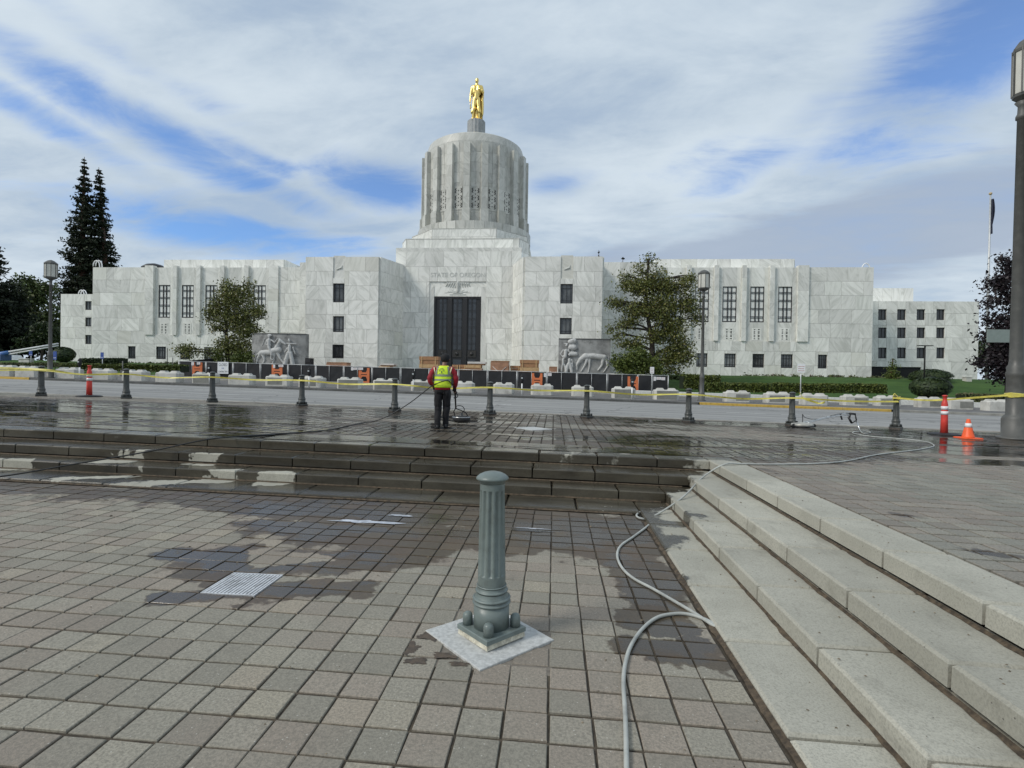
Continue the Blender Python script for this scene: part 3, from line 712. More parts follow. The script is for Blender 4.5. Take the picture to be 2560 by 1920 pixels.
        for (t_,b2) in((483,552),(612,683),(750,822)):
            A=atY(*zA(672,t_),yb); B=atY(*zA(722,b2),yb); hs.append((A.x,B.x,B.z,A.z))
        clad(lw,(oa,yb+.3),(1,0),ob-oa,1.6,zt,[(h[0]-oa,h[1]-oa,h[2],h[3]) for h in hs],.30,seed=62,course=2.0)
        for h in hs: window(h[0],h[1],h[2],h[3],yb+.31,(.5,),(),M_PANE2,bar=.05)
# --- front blocks with a splayed return towards the entrance
ZFT=18.72
fw_px=[(zB(735,343),zB(823,492)),(zB(735,602),zB(820,727)),(zB(730,826),zB(817,935))]
for s in(-1,1):
    A=-35.95; Bx=-25.2
    if s<0: xa,xb=A,Bx; sp=[(Bx,YF),(Bx+1.9,YE)]
    else: xa,xb=2*X0-Bx,2*X0-A; sp=[(2*X0-Bx-1.9,YE),(2*X0-Bx,YF)]
    poly=[(xa,YF+.3),(xb,YF+.3),(xb+1.9,YE+.25),(xb+1.9,YE+6),(xa,YE+6)] if s<0 else [(xa,YF+.3),(xb,YF+.3),(xb,YE+6),(xa-1.9,YE+6),(xa-1.9,YE+.25)]
    fb=wall('front_block_wall',poly,ZB,ZFT-.02)
    ws=[]
    for p,q in fw_px:
        a=atY(*p,YF); c=atY(*q,YF); ws.append((a.x,c.x,c.z,a.z))
    ws=[(w_[0]-.0,w_[1],w_[2],w_[3]) for w_ in ws]
    if s>0: ws=[(2*X0-w_[1],2*X0-w_[0],w_[2],w_[3]) for w_ in ws]
    orn=(ws[0][0],ws[0][1],ws[0][3]+.75,ws[0][3]+4.2*.95)
    clad(fb,(xa,YF+.3),(1,0),xb-xa,ZB,ZFT,[(w_[0]-xa,w_[1]-xa,w_[2],w_[3]) for w_ in ws+[orn]],.30,ind=True,seed=70+s)
    d=Vector((sp[1][0]-sp[0][0],sp[1][1]-sp[0][1])); 
    clad(fb,(sp[0][0]+(.0),sp[0][1]+.30),(d.x,d.y),d.length,ZB,ZFT,(),.28,ind=True,seed=74+s,wmin=1.4)
    if s<0: clad(fb,(xa,YE+4),(0,-1),YE+4-YF-.3,ZB,ZFT,(),.2,seed=76)
    else: clad(fb,(xb,YF+.3),(0,1),YE+4-YF-.3,ZB,ZFT,(),.2,seed=77)
    for i,w_ in enumerate(ws):
        window(w_[0],w_[1],w_[2],w_[3],YF+.31,(.12,.5,.88),(.10,.80) if i==0 else ((.14,) if i==1 else (.12,)),M_PANE2 if i<2 else M_PANE,bar=.045)
    # carved panel above the top window: a bird in low relief
    q=MB(); q.box(orn[0],orn[1],YF+.12,YF+.29,orn[2],orn[3]); og=q.build('carved_panel',M_MARB,cap,True)
    xc,zc=(orn[0]+orn[1])/2,orn[2]+(orn[3]-orn[2])*.42
    rel=fuse('relief',[((xc-.35,YF+.12,zc-.1),.10,(xc+.30,YF+.12,zc+.15),.16),((xc+.3,YF+.12,zc+.15),.12,(xc+.42,YF+.12,zc+.45),.07),((xc-.3,YF+.12,zc),.06,(xc-.55,YF+.12,zc+.3),.03)],M_CARVE,.03)
    rel.parent=og
# --- entrance wall, door and lettering
ZET=21.3
ea,eb=-24.35,2*X0+24.35
D0=atY(*zB(1545,445),YE); D1=atY(*zB(1897,985),YE); dx0,dx1,dzt=D0.x,D1.x,D0.z
xm=(dx0+dx1)/2; sh=X0-xm; dx0+=sh; dx1+=sh
dzb=2.9
L0=atY(*zB(1503,328),YE); lx0=X0-(X0-(L0.x+sh)); lzt=L0.z; lx1=2*X0-lx0; lzb=atY(*zB(1503,366),YE).z
ew=wall('entrance_wall',[(ea,YE+.6),(eb,YE+.6),(eb,YE+20),(ea,YE+20)],ZB,ZET-.02)
clad(ew,(ea,YE+.3),(1,0),eb-ea,ZB,ZET-.55,[(lx0-ea,lx1-ea,2.0,lzt)],.30,ind=True,seed=81)
cp=MB(); cp.box(ea,eb,YE+.05,YE+1.2,ZET-.54,ZET); cp.build('coping',M_MARB,cap,True)
bk=MB(); bk.box(ea,lx0-.01,YE+.31,YE+.6,ZB,ZET-.56).box(lx1+.01,eb,YE+.31,YE+.6,ZB,ZET-.56).box(lx0-.01,lx1+.01,YE+.31,YE+.6,lzt+.01,ZET-.56); bk.build('wall_core',M_MARBLE_JOINT,cap,True)
# lintel slab with spread eagle, jambs stepping in
ln=MB(); ln.box(lx0,lx1,YE+.16,YE+.58,lzb,lzt-.012).box(dx0-.12,dx1+.12,YE+.16,YE+.58,dzt+.02,lzb-.002); lint=ln.build('lintel',M_MARB,cap,True)
jm=MB()
for sgn in(-1,1):
    a,c=(lx0,dx0-.13) if sgn<0 else (dx1+.13,lx1)
    jm.box(a,c,YE+.10,YE+.58,ZB,lzb-.012)
jm.build('jamb',M_MARB,cap,True)
zc=dzt+1.55
eg=[((X0,YE+.16,zc-.75),.22,(X0,YE+.16,zc+.55),.24),((X0,YE+.16,zc+.6),.17,(X0+.12,YE+.16,zc+.78),.12)]
for s in(-1,1):
    for k in range(5):
        eg.append(((X0+s*(.2+.35*k),YE+.16,zc+.45-.02*k),.15,(X0+s*(.45+.36*k),YE+.16,zc-.25+.05*k),.07))
    eg.append(((X0+s*.2,YE+.16,zc+.5),.12,(X0+s*1.95,YE+.16,zc+.62),.10))
    for k in range(3): eg.append(((X0+s*.2,YE+.16,zc-.8),.06,(X0+s*(1.0+.5*k),YE+.16,zc-.55-.22*k),.05))
eg.append(((X0-1.2,YE+.16,zc-1.25),.08,(X0+1.2,YE+.16,zc-1.25),.08)); eg.append(((X0-.7,YE+.16,zc-.98),.10,(X0+.7,YE+.16,zc-.98),.10))
e_=fuse('eagle_relief',eg,M_CARVE,.045); e_.parent=lint
def text_mesh(s,size,ext,align='CENTER'):
    cu=bpy.data.curves.new('t','FONT'); cu.body=s; cu.size=size; cu.extrude=ext; cu.align_x=align; cu.align_y='CENTER'
    o=bpy.data.objects.new('t',cu); COL.objects.link(o); dg=bpy.context.evaluated_depsgraph_get()
    me=bpy.data.meshes.new_from_object(o.evaluated_get(dg)); bpy.data.objects.remove(o); return me
def lettering(s,x,y,z,height,width,m,parent,ext=.02,name='lettering',rz=0,world=True,spacing=1.0):
    me=text_mesh(s,1.0,1.0); xs=[v.co.x for v in me.vertices]; ys=[v.co.y for v in me.vertices]
    sx=width/(max(xs)-min(xs)); sy=height/(max(ys)-min(ys)); mx=(max(xs)+min(xs))/2; my=(max(ys)+min(ys))/2
    for v in me.vertices: v.co=Vector(((v.co.x-mx)*sx, -v.co.z*ext, (v.co.y-my)*sy))
    me.materials.clear(); me.materials.append(m); me.name=name
    o=link(name,me,parent); o.location=Vector((x,y,z))-(parent_world(parent) if (parent and world) else Vector()); o.rotation_euler=(0,0,rz); return o
tA=atY(*zB(1507,258),YE); tB=atY(*zB(1935,293),YE)
lettering('STATE OF OREGON',X0,YE-.0,(tA.z+tB.z)/2,tA.z-tB.z,tB.x-tA.x,M_CARVE,ew,.035)
# door: three tall glazed leaves between dark bronze posts
dr=MB(); W=dx1-dx0
dr.box(dx0-.12,dx1+.12,YE+.40,YE+.58,dzb-.8,dzt+.02)
door=dr.build('door',M_FRAME,cap,True)
pm=MB()
for t in(0,.333,.667,1.0):
    xc=dx0+W*t; pm.box(xc-.30 if 0<t<1 else xc-.12,xc+.30 if 0<t<1 else xc+.12,YE+.22,YE+.40,dzb-.8,dzt+.02)
pm.box(dx0,dx1,YE+.25,YE+.40,dzt-.28,dzt+.02)
link('door_post',pm.mesh('door_post',M_FRAME),door)
gzb=atY(*zB(1700,865),YE).z
for i in range(3):
    a=dx0+W*(i/3)+(.55 if i else .70); c=dx0+W*((i+1)/3)-(.55 if i<2 else .70)
    p=MB(); p.box(a,c,YE+.36,YE+.395,gzb,dzt-.36); pn=link('glass_pane',p.mesh('glass_pane',M_DOORGLASS),door)
    q=MB()
    for cx in(.36,.46,.54): q.box(a+(c-a)*cx-.022,a+(c-a)*cx+.022,YE+.33,YE+.356,gzb,dzt-.36)
    for k in range(6):
        for dd in(-.10,.10):
            zz=gzb+(dzt-.36-gzb)*(k+.75)/6.2; q.box(a,c,YE+.325,YE+.352,zz+dd-.02,zz+dd+.02)
    link('door_mullion',q.mesh('door_mullion',M_FRAME),door)
    # lower leaf: carved boss panel and small light
    p=MB(); p.box(a-.1,c+.1,YE+.30,YE+.395,gzb-1.15,gzb-.12); link('boss_panel',p.mesh('boss_panel',simple('bronze_panel%d'%i,(.03,.027,.024),.5)),door)
    p=MB(); p.lathe([(.05,0),(.28,0),(.24,.08),(.05,.12)],16,Matrix.Translation(((a+c)/2,YE+.30,gzb-.64))@Matrix.Rotation(math.pi/2,4,'X')); link('boss',p.mesh('boss',M_FRAME),door)
    p=MB(); p.box(a,c,YE+.36,YE+.395,gzb-2.9,gzb-1.5); link('lower_pane',p.mesh('lower_pane',M_DOORGLASS),door)
# --- stepped base of the drum
def tier(name,y0,hx,ch,chd,z0,z1,depth,seed,batter=0):
    xa,xb=X0-hx,X0+hx
    P=[(xa+ch,y0),(xb-ch,y0),(xb,y0+chd),(xb,y0+depth),(xa,y0+depth),(xa,y0+chd)]
    P2=P
    P1=[(p[0]+(batter if p[0]>X0 else -batter),p[1]) for p in P] if batter else P
    wv=wall(name,P1,z0,z1-.01,P2)
    if batter: return
    for i in(0,1,5):
        p,q=P[i],P[(i+1)%6]; d=Vector((q[0]-p[0],q[1]-p[1])); u=d.normalized(); n=Vector((u.y,-u.x))
        clad(wv,(p[0]+n.x*.02,p[1]+n.y*.02),(u.x,u.y),d.length,z0,z1-.16,(),.07,seed=seed+i,course=1.2 if z1-z0<3 else 1.7)
    lip=MB(); 
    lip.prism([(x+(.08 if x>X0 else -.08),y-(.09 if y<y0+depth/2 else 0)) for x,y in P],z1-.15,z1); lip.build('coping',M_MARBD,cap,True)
def dz(px,py,Y): return atY(px,py,Y).z
t2y=YE+3.4
h2=X0-atY(1005,600,t2y+2).x
tier('drum_base_wall',t2y,h2,1.3,2.6,18,dz(1150,596.5,t2y),26,90)
mb=MB(); z2=dz(1150,596.5,t2y)
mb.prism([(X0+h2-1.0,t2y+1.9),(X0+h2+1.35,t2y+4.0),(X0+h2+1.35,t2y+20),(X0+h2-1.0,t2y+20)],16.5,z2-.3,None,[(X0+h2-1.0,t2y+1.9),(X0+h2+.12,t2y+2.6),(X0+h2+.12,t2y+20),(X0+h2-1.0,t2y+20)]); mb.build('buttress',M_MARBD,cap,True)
t3y=t2y+1.6
z3=dz(1164,570.7,t3y)
h3f=(atY(1244,571,t3y).x-atY(1084,571,t3y).x)/2
tier('drum_step_wall',t3y,h3f+4.6,4.6,5.0,z2-.5,z3,23,95)
RD=9.15
zdr0=z3-.2; zring=dz(1190,520+300/9.215,YD-RD-.55); zfl=dz(1190,380+1050/7.54,YD-RD-.5)
zrib=dz(1190,160+615/3.19,YD-RD-.4); ztop=dz(1190,160+530/3.19,YD-8.5)
dm=MB(); dm.lathe([(RD+.85,zdr0),(RD+.85,zring),(RD-.35,zring+.002),(RD-.35,zrib+.6),(RD-.55,ztop-.9),(RD-.75,ztop-.25),(RD-1.1,ztop)],120,Matrix.Translation((X0,YD,0)),False)
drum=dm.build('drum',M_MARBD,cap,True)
cl=MB(); r=random.Random(4); nb=20
for k in range(nb):            # curved cladding of each bay, course by course
    for row in range(8):
        za=zring+(zrib+.35-zring)*row/8; zb_=zring+(zrib+.35-zring)*(row+1)/8
        for hcol in range(2):
            a0=2*math.pi*(k+.5*hcol)/nb-math.pi/2+.003; a1=2*math.pi*(k+.5*hcol+.5)/nb-math.pi/2-.003
            vs=[]; R1=RD-.27+r.uniform(-.01,.01)
            for rr_ in(RD-.36,R1):
                for zz in(za+.01,zb_-.01):
                    for a in(a0,(a0+a1)/2,a1): vs.append((X0+rr_*math.cos(a),YD+rr_*math.sin(a),zz))
            cl.add(vs,[(6,7,10,9),(7,8,11,10),(0,6,9,3),(8,2,5,11),(3,9,10,4),(4,10,11,5),(0,1,7,6),(1,2,8,7)])
for k in range(40):            # plinth ring blocks
    a0=2*math.pi*k/40; a1=2*math.pi*(k+1)/40-.006; vs=[]
    for rr_ in(RD+.8,RD+.93+r.uniform(-.01,.01)):
        for zz in(zdr0,zring+.05):
            for a in(a0,a1): vs.append((X0+rr_*math.cos(a),YD+rr_*math.sin(a),zz))
    cl.add(vs,[(4,5,7,6),(0,4,6,2),(5,1,3,7),(2,6,7,3)])
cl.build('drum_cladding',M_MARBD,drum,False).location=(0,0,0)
bpy.data.objects['drum_cladding']['kind']='stuff'
for k in range(nb):
    a=2*math.pi*k/nb-math.pi/2
    M_=Matrix.Translation((X0,YD,0))@Matrix.Rotation(a,4,'Z')
    q=MB(); nseg=6
    for i in range(nseg):
        z_a=zfl+(zrib-zfl)*i/nseg; z_b=zfl+(zrib-zfl)*(i+1)/nseg
        q.box(RD-.4,RD+.40,-.52,.52,z_a+.008,z_b-.008,M_)
    q.box(RD-.4,RD+.64,-.64,.64,zring,zfl,M_); q.box(RD-.4,RD+.40,-.40,.40,zrib-.0,zrib+.02,M_)
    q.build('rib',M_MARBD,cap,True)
    if 2<k<18: continue
for k in range(-4,4):
    a=2*math.pi*(k+.5)/nb-math.pi/2; zg0=dz(1190,380+1060/7.54,YD-RD); zg1=dz(1190,380+640/7.54,YD-RD)
    M_=Matrix.Translation((X0,YD,0))@Matrix.Rotation(a+math.pi/2,4,'Z')      # local -Y faces outward
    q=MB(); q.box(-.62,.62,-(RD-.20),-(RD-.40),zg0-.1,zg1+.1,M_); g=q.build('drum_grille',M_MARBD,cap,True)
    d=MB(); hh=(zg1-zg0)/6
    for i in range(6):
        zc=zg0+hh*(i+.5); flip=1 if i%2==0 else -1
        for sx in(-1,1):
            pts=[]
            for t in range(7):
                an=-1.15+2.3*t/6; pts.append((sx*(.10+.36*math.cos(an)),zc+flip*.10+ .36*hh*math.sin(an)))
            outer=[(sx*(abs(x)+.17),z) for x,z in pts]
            for t in range(6):
                v4=[pts[t],pts[t+1],outer[t+1],outer[t]]
                d.add([(x,-(RD-.18),z) for x,z in v4],[(0,1,2,3)],M_)
        if i<5:
            d.add([(x,-(RD-.18),zc+hh/2+z) for x,z in((-.12,0),(0,-.12),(.12,0),(0,.12))],[(0,1,2,3)],M_)
    link('grille_opening',d.mesh('grille_opening',M_GRIL),g)['kind']='stuff'
# pedestal
zp0=ztop-.2
RP=(atY(960+818/3.19,300,YD).x-atY(960+675/3.19,300,YD).x)/2
zp1=dz(1193,160+428/3.19,YD-RP)
pe=MB(); pe.lathe([(RP*1.04,zp0),(RP*1.04,zp0+.3),(RP,zp0+.35),(RP,zp1-.35),(RP*1.0,zp1-.05),(RP*.94,zp1)],64,Matrix.Translation((X0,YD,0)),False,mod=lambda k,i:1 if k in(0,1,5) else (1-.05*(.5-.5*math.cos(i*2*math.pi/4))))
pe.build('pedestal',simple('pedestal_stone',(.30,.31,.31),.6,var=.15,scale=2),cap,True)
# cladding not counted one by one
cd=CLAD.build('marble_cladding',M_MARB,cap,True); cd['kind']='stuff'
# bent white vent pipes and small plant on the parapets
def pipes(px,py,Y,n):
    q=MB()
    for i in range(n):
        p=atY(px+i*6,py,Y+2); c=[(p.x+.75*math.cos(t)*.8,p.y,p.z-.4+1.0*math.sin(t)) for t in [0,.5,1.0,1.57,2.1,2.6,3.14]]
        q.tube([(c[0][0],p.y,p.z-2)]+c,.09,6)
    q.build('vent_pipe',simple('vent_white%d'%px,(.75,.75,.75),.5),cap,True)
pipes(241,660,YW+1,2); pipes(203,733,92,2); pipes(2165,668,YW+1,1)
q=MB(); p=atY(386,664,YW+4); q.lathe([(1.9,0),(1.9,.2),(1.2,.7),(.2,.95)],20,Matrix.Translation((p.x,p.y,p.z-.6))); q.build('roof_cowl',M_FRAME,cap,True)
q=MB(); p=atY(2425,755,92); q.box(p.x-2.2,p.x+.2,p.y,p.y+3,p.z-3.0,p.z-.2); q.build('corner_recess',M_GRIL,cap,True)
# ------------------------------------------------------------------ trees, hedges, planting
def leaf_mat(name,ca,cb,cc=None,rough=.55,trans=.15):
    m,b_=newmat(name); g=b_.n('ShaderNodeNewGeometry'); rnd=g.outputs['Random Per Island']; pos=g.outputs['Position']
    c=b_.mix(b_.ss(b_.m('ADD',b_.m('MULTIPLY',rnd,.6),b_.m('MULTIPLY',b_.noise(pos,.8,3),.5)),.3,.8),ca,cb)
    if cc: c=b_.mix(b_.ss(b_.m('FRACT',b_.m('MULTIPLY',rnd,7.7)),.80,1.0,0,.8),c,cc)
    p=finish(b_,c,rough,0,None,.35); return m
M_MAG=leaf_mat('magnolia_leaf',(.065,.080,.020),(.155,.165,.042),(.22,.18,.07),.42)
M_MAG2=leaf_mat('shrub_leaf',(.050,.075,.016),(.12,.15,.030),(.16,.19,.05),.55)
M_SEQ=leaf_mat('sequoia_needle',(.010,.016,.008),(.028,.036,.016),None,.8)
M_DKCON=leaf_mat('dark_conifer_needle',(.006,.011,.006),(.018,.026,.011),None,.8)
M_BROAD=leaf_mat('broad_leaf',(.028,.045,.012),(.08,.11,.03),(.13,.14,.05),.6)
M_PURP=leaf_mat('purple_leaf',(.008,.006,.008),(.024,.016,.020),(.04,.03,.03),.5)
M_HEDGE=leaf_mat('hedge_leaf',(.030,.048,.008),(.10,.125,.022),(.15,.16,.04),.6)
M_DKHEDGE=leaf_mat('dark_bush_leaf',(.012,.024,.008),(.034,.055,.016),(.06,.08,.02),.6)
M_BLOOM=leaf_mat('faded_bloom_leaf',(.06,.08,.03),(.11,.12,.05),(.22,.12,.11),.7)
M_BARK=simple('dark_bark',(.035,.028,.022),.9,var=.4,scale=5,bump=.5,bscale=20)
M_BARKR=simple('red_bark',(.07,.035,.022),.9,var=.4,scale=4,bump=.5,bscale=15)
def leafcloud(pts,size,seed,flat=0.0,asp=.55,jit=.4):
    r=random.Random(seed); mb=MB()
    for p in pts:
        n=Vector((r.gauss(0,1),r.gauss(0,1),r.gauss(0,1)+flat)).normalized(); t=n.orthogonal().normalized(); t=(Matrix.Rotation(r.uniform(0,6.28),3,n)@t); bt=n.cross(t)
        s=size*r.uniform(1-jit,1+jit); p=Vector(p)
        mb.add([p-t*s,p+bt*s*asp,p+t*s,p-bt*s*asp],[(0,1,2,3)])
    return mb
def clumps(blobs,n,seed,csize,per):
    """blobs: (c, (rx,ry,rz)); leaves gathered in little clumps through the volume, more near the surface"""
    r=random.Random(seed); vol=[b_[1][0]*b_[1][1]*b_[1][2] for b_ in blobs]; tot=sum(v**.8 for v in vol); pts=[]
    for b_,v in zip(blobs,vol):
        k=max(1,int(n*(v**.8)/tot/per))
        for _ in range(k):
            d=Vector((r.gauss(0,1),r.gauss(0,1),r.gauss(0,1))).normalized(); q=r.random()**(.42)
            c=Vector(b_[0])+Vector((d.x*b_[1][0]*q,d.y*b_[1][1]*q,d.z*b_[1][2]*q))
            cs=csize*r.uniform(.6,1.3)
            for _ in range(per):
                pts.append(c+Vector((r.gauss(0,cs),r.gauss(0,cs),r.gauss(0,cs*.6))))
    return pts
def tree(name,label,base,blobs,n,lsize,lm,seed,trunk=None,bark=M_BARK,cat='tree',csize=.35,per=14,group=None,flat=0.0,limbs=True,tr=.25):
    base=Vector(base); t=thing(name,label,cat,base,0,group)
    L=[Vector(p)-base for p in (trunk or [base,Vector(blobs[0][0])])]
    tb=MB(); k=len(L); tb.tube(catmull(L,4),[tr*(1-.65*i/(4*(k-1))) for i in range(4*(k-1)+1)],8)
    r=random.Random(seed)
    if limbs:
        for b_ in blobs:
            c=Vector(b_[0])-base; s=min((p for p in catmull(L,8)),key=lambda p:(p-Vector((c.x*.3,c.y*.3,c.z-.9*b_[1][2]))).length)
            mid=(s+c)*.5+Vector((r.uniform(-.3,.3),r.uniform(-.3,.3),.25*b_[1][2]))
            tb.tube(catmull([s,mid,c],4),[tr*.42,tr*.40,tr*.36,tr*.32,tr*.28,tr*.24,tr*.19,tr*.15,tr*.1],6)
            for q in range(3):
                e=c+Vector((r.uniform(-.8,.8)*b_[1][0],r.uniform(-.8,.8)*b_[1][1],r.uniform(-.4,.8)*b_[1][2])); tb.tube([mid,(mid+e)*.5+Vector((0,0,.1)),e],[tr*.2,tr*.13,tr*.06],5)
    tb.build('trunk',bark,t)
    pts=[p-base for p in clumps(blobs,n,seed,csize,per)]
    leafcloud(pts,lsize,seed+1,flat).build('crown',lm,t); return t
def B(px,py,Y,rpx,rpy,ry=None):
    c=atY(px,py,Y); s=Y/F_PX; return ((c.x,c.y,c.z),(rpx*s,(ry if ry else rpx*s*.9),rpy*s))
def tz(px,Y): p=atY(px,900,Y); return Vector((p.x,Y,terr(p.x,Y)))
# magnolia, left, in front of the wing
mag_l=[B(590,745,66,48,34),B(565,715,66,16,20),B(622,712,66,14,16),B(545,770,66,28,26),B(640,780,66,28,22),B(590,800,66,45,34),B(530,785,66,18,14),B(622,830,66,32,26),B(545,820,66,18,14),B(575,865,66,38,28),B(615,875,66,24,24),B(525,800,66,14,10),B(470,880,66,22,22),B(450,872,66,14,10),B(516,885,66,12,14)]
tb0=tz(572,66)
tree('magnolia_tree','bronze-green magnolia left of the horse relief with one low branch reaching left','tree' and tb0,mag_l,15000,.135,M_MAG,3,[tb0,atY(566,850,66),atY(568,790,66),atY(585,720,66)],csize=.42,per=11,tr=.28)
mag_r=[B(1625,650,64,12,16),B(1600,672,64,14,14),B(1640,690,64,20,16),B(1575,710,64,26,20),B(1560,690,64,10,10),B(1610,720,64,34,26),B(1665,720,64,32,24),B(1715,710,64,22,22),B(1728,695,64,10,12),B(1545,760,64,18,18),B(1530,755,64,12,10),B(1590,775,64,32,24),B(1650,770,64,44,36),B(1720,760,64,26,34),B(1742,795,64,14,20),B(1570,810,64,22,16),B(1530,820,64,10,12),B(1545,838,64,14,14),B(1680,820,64,36,30),B(1640,840,64,24,26),B(1700,865,64,28,26),B(1670,895,64,34,28),B(1715,895,64,20,22),B(1590,860,64,22,16),B(1680,930,64,14,14),B(1560,860,64,16,12)]
tb1=tz(1632,64)
tree('magnolia_tree','tall open magnolia with a leaning trunk right of the wagon relief',tb1,mag_r,25000,.13,M_MAG,7,[tb1,atY(1630,850,64),atY(1624,820,64),atY(1615,740,64),atY(1622,650,64)],csize=.46,per=10,tr=.36)
shr=[B(1560,915,62,22,26),B(1590,895,62,28,26),B(1620,910,62,26,24),B(1540,905,62,12,22),B(1645,930,62,18,16),B(1580,930,62,24,16)]
tree('shrub','rounded light green shrub mass at the foot of the open magnolia',tz(1590,62),shr,9000,.12,M_MAG2,9,None,csize=.3,per=16,cat='shrub',tr=.12)
shl=[B(545,895,65,14,26),B(600,905,65,26,26),B(632,900,65,16,26)]
tree('shrub','dense green shrub under the bronze-green magnolia',tz(600,65),shl,5200,.12,M_MAG2,12,None,csize=.3,per=16,cat='shrub',tr=.12)
# two sequoias behind the left end
def conifer(name,label,tip,basepx,Y,halfw,n,lm,seed,bark=M_BARKR,dens=1.0,lsize=.5,z_low=None,pw=.85,group=None):
    tp=atY(*tip,Y); bs=Vector((atY(basepx,900,Y).x,Y,1.0)); t=thing(name,label,'tree',bs,0,group)
    Hh=tp.z-bs.z; q=MB(); q.tube([(0,0,0),(0,0,Hh*.5),((tp.x-bs.x),0,Hh)],[halfw*.16,halfw*.10,.06],8); q.build('trunk',bark,t)
    r=random.Random(seed); pts=[]; rows=int(Hh/(1.05 if Hh>14 else Hh/14))
    for k in range(rows):
        h=(k+r.random()*.6)/rows; 
        if h<(.05): continue
        R0=halfw*max(.03,(1-h)**pw)*r.uniform(.88,1.10)
        nbr=max(5,int(7+9*(1-h)))
        for j in range(nbr):
            a=r.uniform(0,6.283); L=R0*r.uniform(.55,1.08); m_=max(3,int(n*L/(rows*9*halfw*.4)))
            for i in range(m_):
                f=r.random()**.55; x=math.cos(a)*L*f; y=math.sin(a)*L*f; z=h*Hh-.26*L*f+.16*L*f*f
                sp=.10*L+.16
                pts.append((x+r.gauss(0,sp)+(tp.x-bs.x)*h,y+r.gauss(0,sp),z+r.gauss(0,sp*.55)))
    leafcloud(pts,lsize,seed+1,.6,.5).build('crown',lm,t); return t
conifer('sequoia_tree','taller of the two dark pointed sequoias behind the left end',(211,392),203,150,9.2,24000,M_SEQ,21,lsize=.42,pw=.80)
conifer('sequoia_tree','shorter right-hand one of the twin dark sequoias',(247,418),262,153,8.2,22000,M_SEQ,22,lsize=.42,pw=.78)
conifer('conifer_tree','black-green conifer cut by the left edge of the picture',(-28,590),-25,100,8.5,7000,M_DKCON,23,lsize=.42,pw=.6)
conifer('conifer_tree','tiny conifer tip showing above the right front block roof',(1497,625),1497,170,3.0,1500,M_DKCON,24,lsize=.35)
conifer('conifer_tree','small pointed conifer tip above the link roof beside the magnolia',(1557,642),1557,160,3.2,1500,M_DKCON,25,lsize=.35)
bl=[B(70,720,112,34,30),B(100,745,112,26,24),B(60,760,112,30,28),B(115,720,112,16,16),B(85,800,112,40,30),B(130,790,112,16,30),B(60,840,112,34,34),B(120,845,112,30,34)]
tree('broadleaf_tree','loose pale green broadleaf tree behind the left street lamp',Vector((atY(80,900,112).x,112,2)),bl,8500,.36,M_BROAD,31,None,csize=.9,per=10,tr=.6)
bl=[B(20,760,104,40,60),B(40,820,104,46,44),B(10,850,104,40,40),B(90,860,104,40,30)]
tree('dark_tree','mass of near-black foliage at the far left behind the van',Vector((atY(20,900,104).x,104,2)),bl,8500,.34,M_DKCON,33,None,csize=.9,per=14,tr=.5)
bl=[B(112,835,100,26,32),B(70,862,100,22,20)]
tree('broadleaf_tree','low mid-green tree beside the left wing corner',Vector((atY(100,900,100).x,100,2)),bl,4500,.28,M_DKHEDGE,35,None,csize=.6,per=12,tr=.3)
# purple tree behind the near lamp
pu=[B(2535,680,52,28,26),B(2510,650,52,14,12),B(2500,715,52,26,24),B(2480,755,52,20,14),B(2545,750,52,30,34),B(2490,795,52,22,14),B(2540,815,52,34,26),B(2470,700,52,10,8),B(2500,840,52,36,24),B(2540,880,52,40,34),B(2500,890,52,34,28),B(2455,905,52,16,12),B(2520,930,52,40,26)]
tree('purple_leaf_tree','blackish purple-leaved tree behind the near right lamp post',Vector((atY(2520,900,52).x,52,-.2)),pu,11500,.15,M_PURP,41,None,csize=.42,per=12,tr=.25)
bl=[B(2470,880,120,20,30),B(2490,850,120,20,26),B(2450,900,120,16,22)]
tree('broadleaf_tree','grey-green tree far behind the purple tree',Vector((atY(2470,900,120).x,120,0)),bl,4000,.3,M_DKHEDGE,43,None,csize=.8,per=10,tr=.4)
# clipped shrubs on the lawn
def bush(name,label,px,py,Y,rpx,rpy,n,lm,seed,cat='bush',ls=.10):
    p=atY(px,py,Y); s=Y/F_PX; gx=Vector((p.x,Y,p.z-rpy*s)); t=thing(name,label,cat,gx); r=random.Random(seed); pts=[]
    for _ in range(n):
        d=Vector((r.gauss(0,1),r.gauss(0,1),r.gauss(0,1))).normalized(); d.z=abs(d.z) if r.random()<.55 else d.z
        q=.80+.2*r.random()**.5+.05*mnoise.noise(d*3+Vector((seed,0,0)))
        pts.append((d.x*rpx*s*q,d.y*rpx*s*q,rpy*s+d.z*rpy*s*q))
    q=MB(); q.lathe([(rpx*s*.3,0),(rpx*s*.75,rpy*s*.5),(rpx*s*.82,rpy*s*1.0),(rpx*s*.6,rpy*s*1.6),(.05,rpy*s*1.8)],14); q.build('stems',M_DKCON,t)
    leafcloud(pts,ls,seed,.3).build('crown',lm,t)
bush('clipped_bush','round clipped dark bush on the lawn in front of the other',1860+1472/3.16,600+1165/3.16,56,42,25,5200,M_DKHEDGE,51)
bush('rhododendron_bush','wider dark bush against the low right wing',1860+1470/3.16,600+1082/3.16,72,44,19,4600,M_DKHEDGE,52)
bush('rounded_bush','dark rounded bush at the corner of the left low wing',505/3.16,600+905/3.16,70,26,21,4200,M_DKHEDGE,53)
conifer('young_conifer','young yellow-green conifer in front of the low right wing',zD(1178,935),zD(1165,1110)[0],74,1.5,1700,M_MAG2,55,lsize=.12)
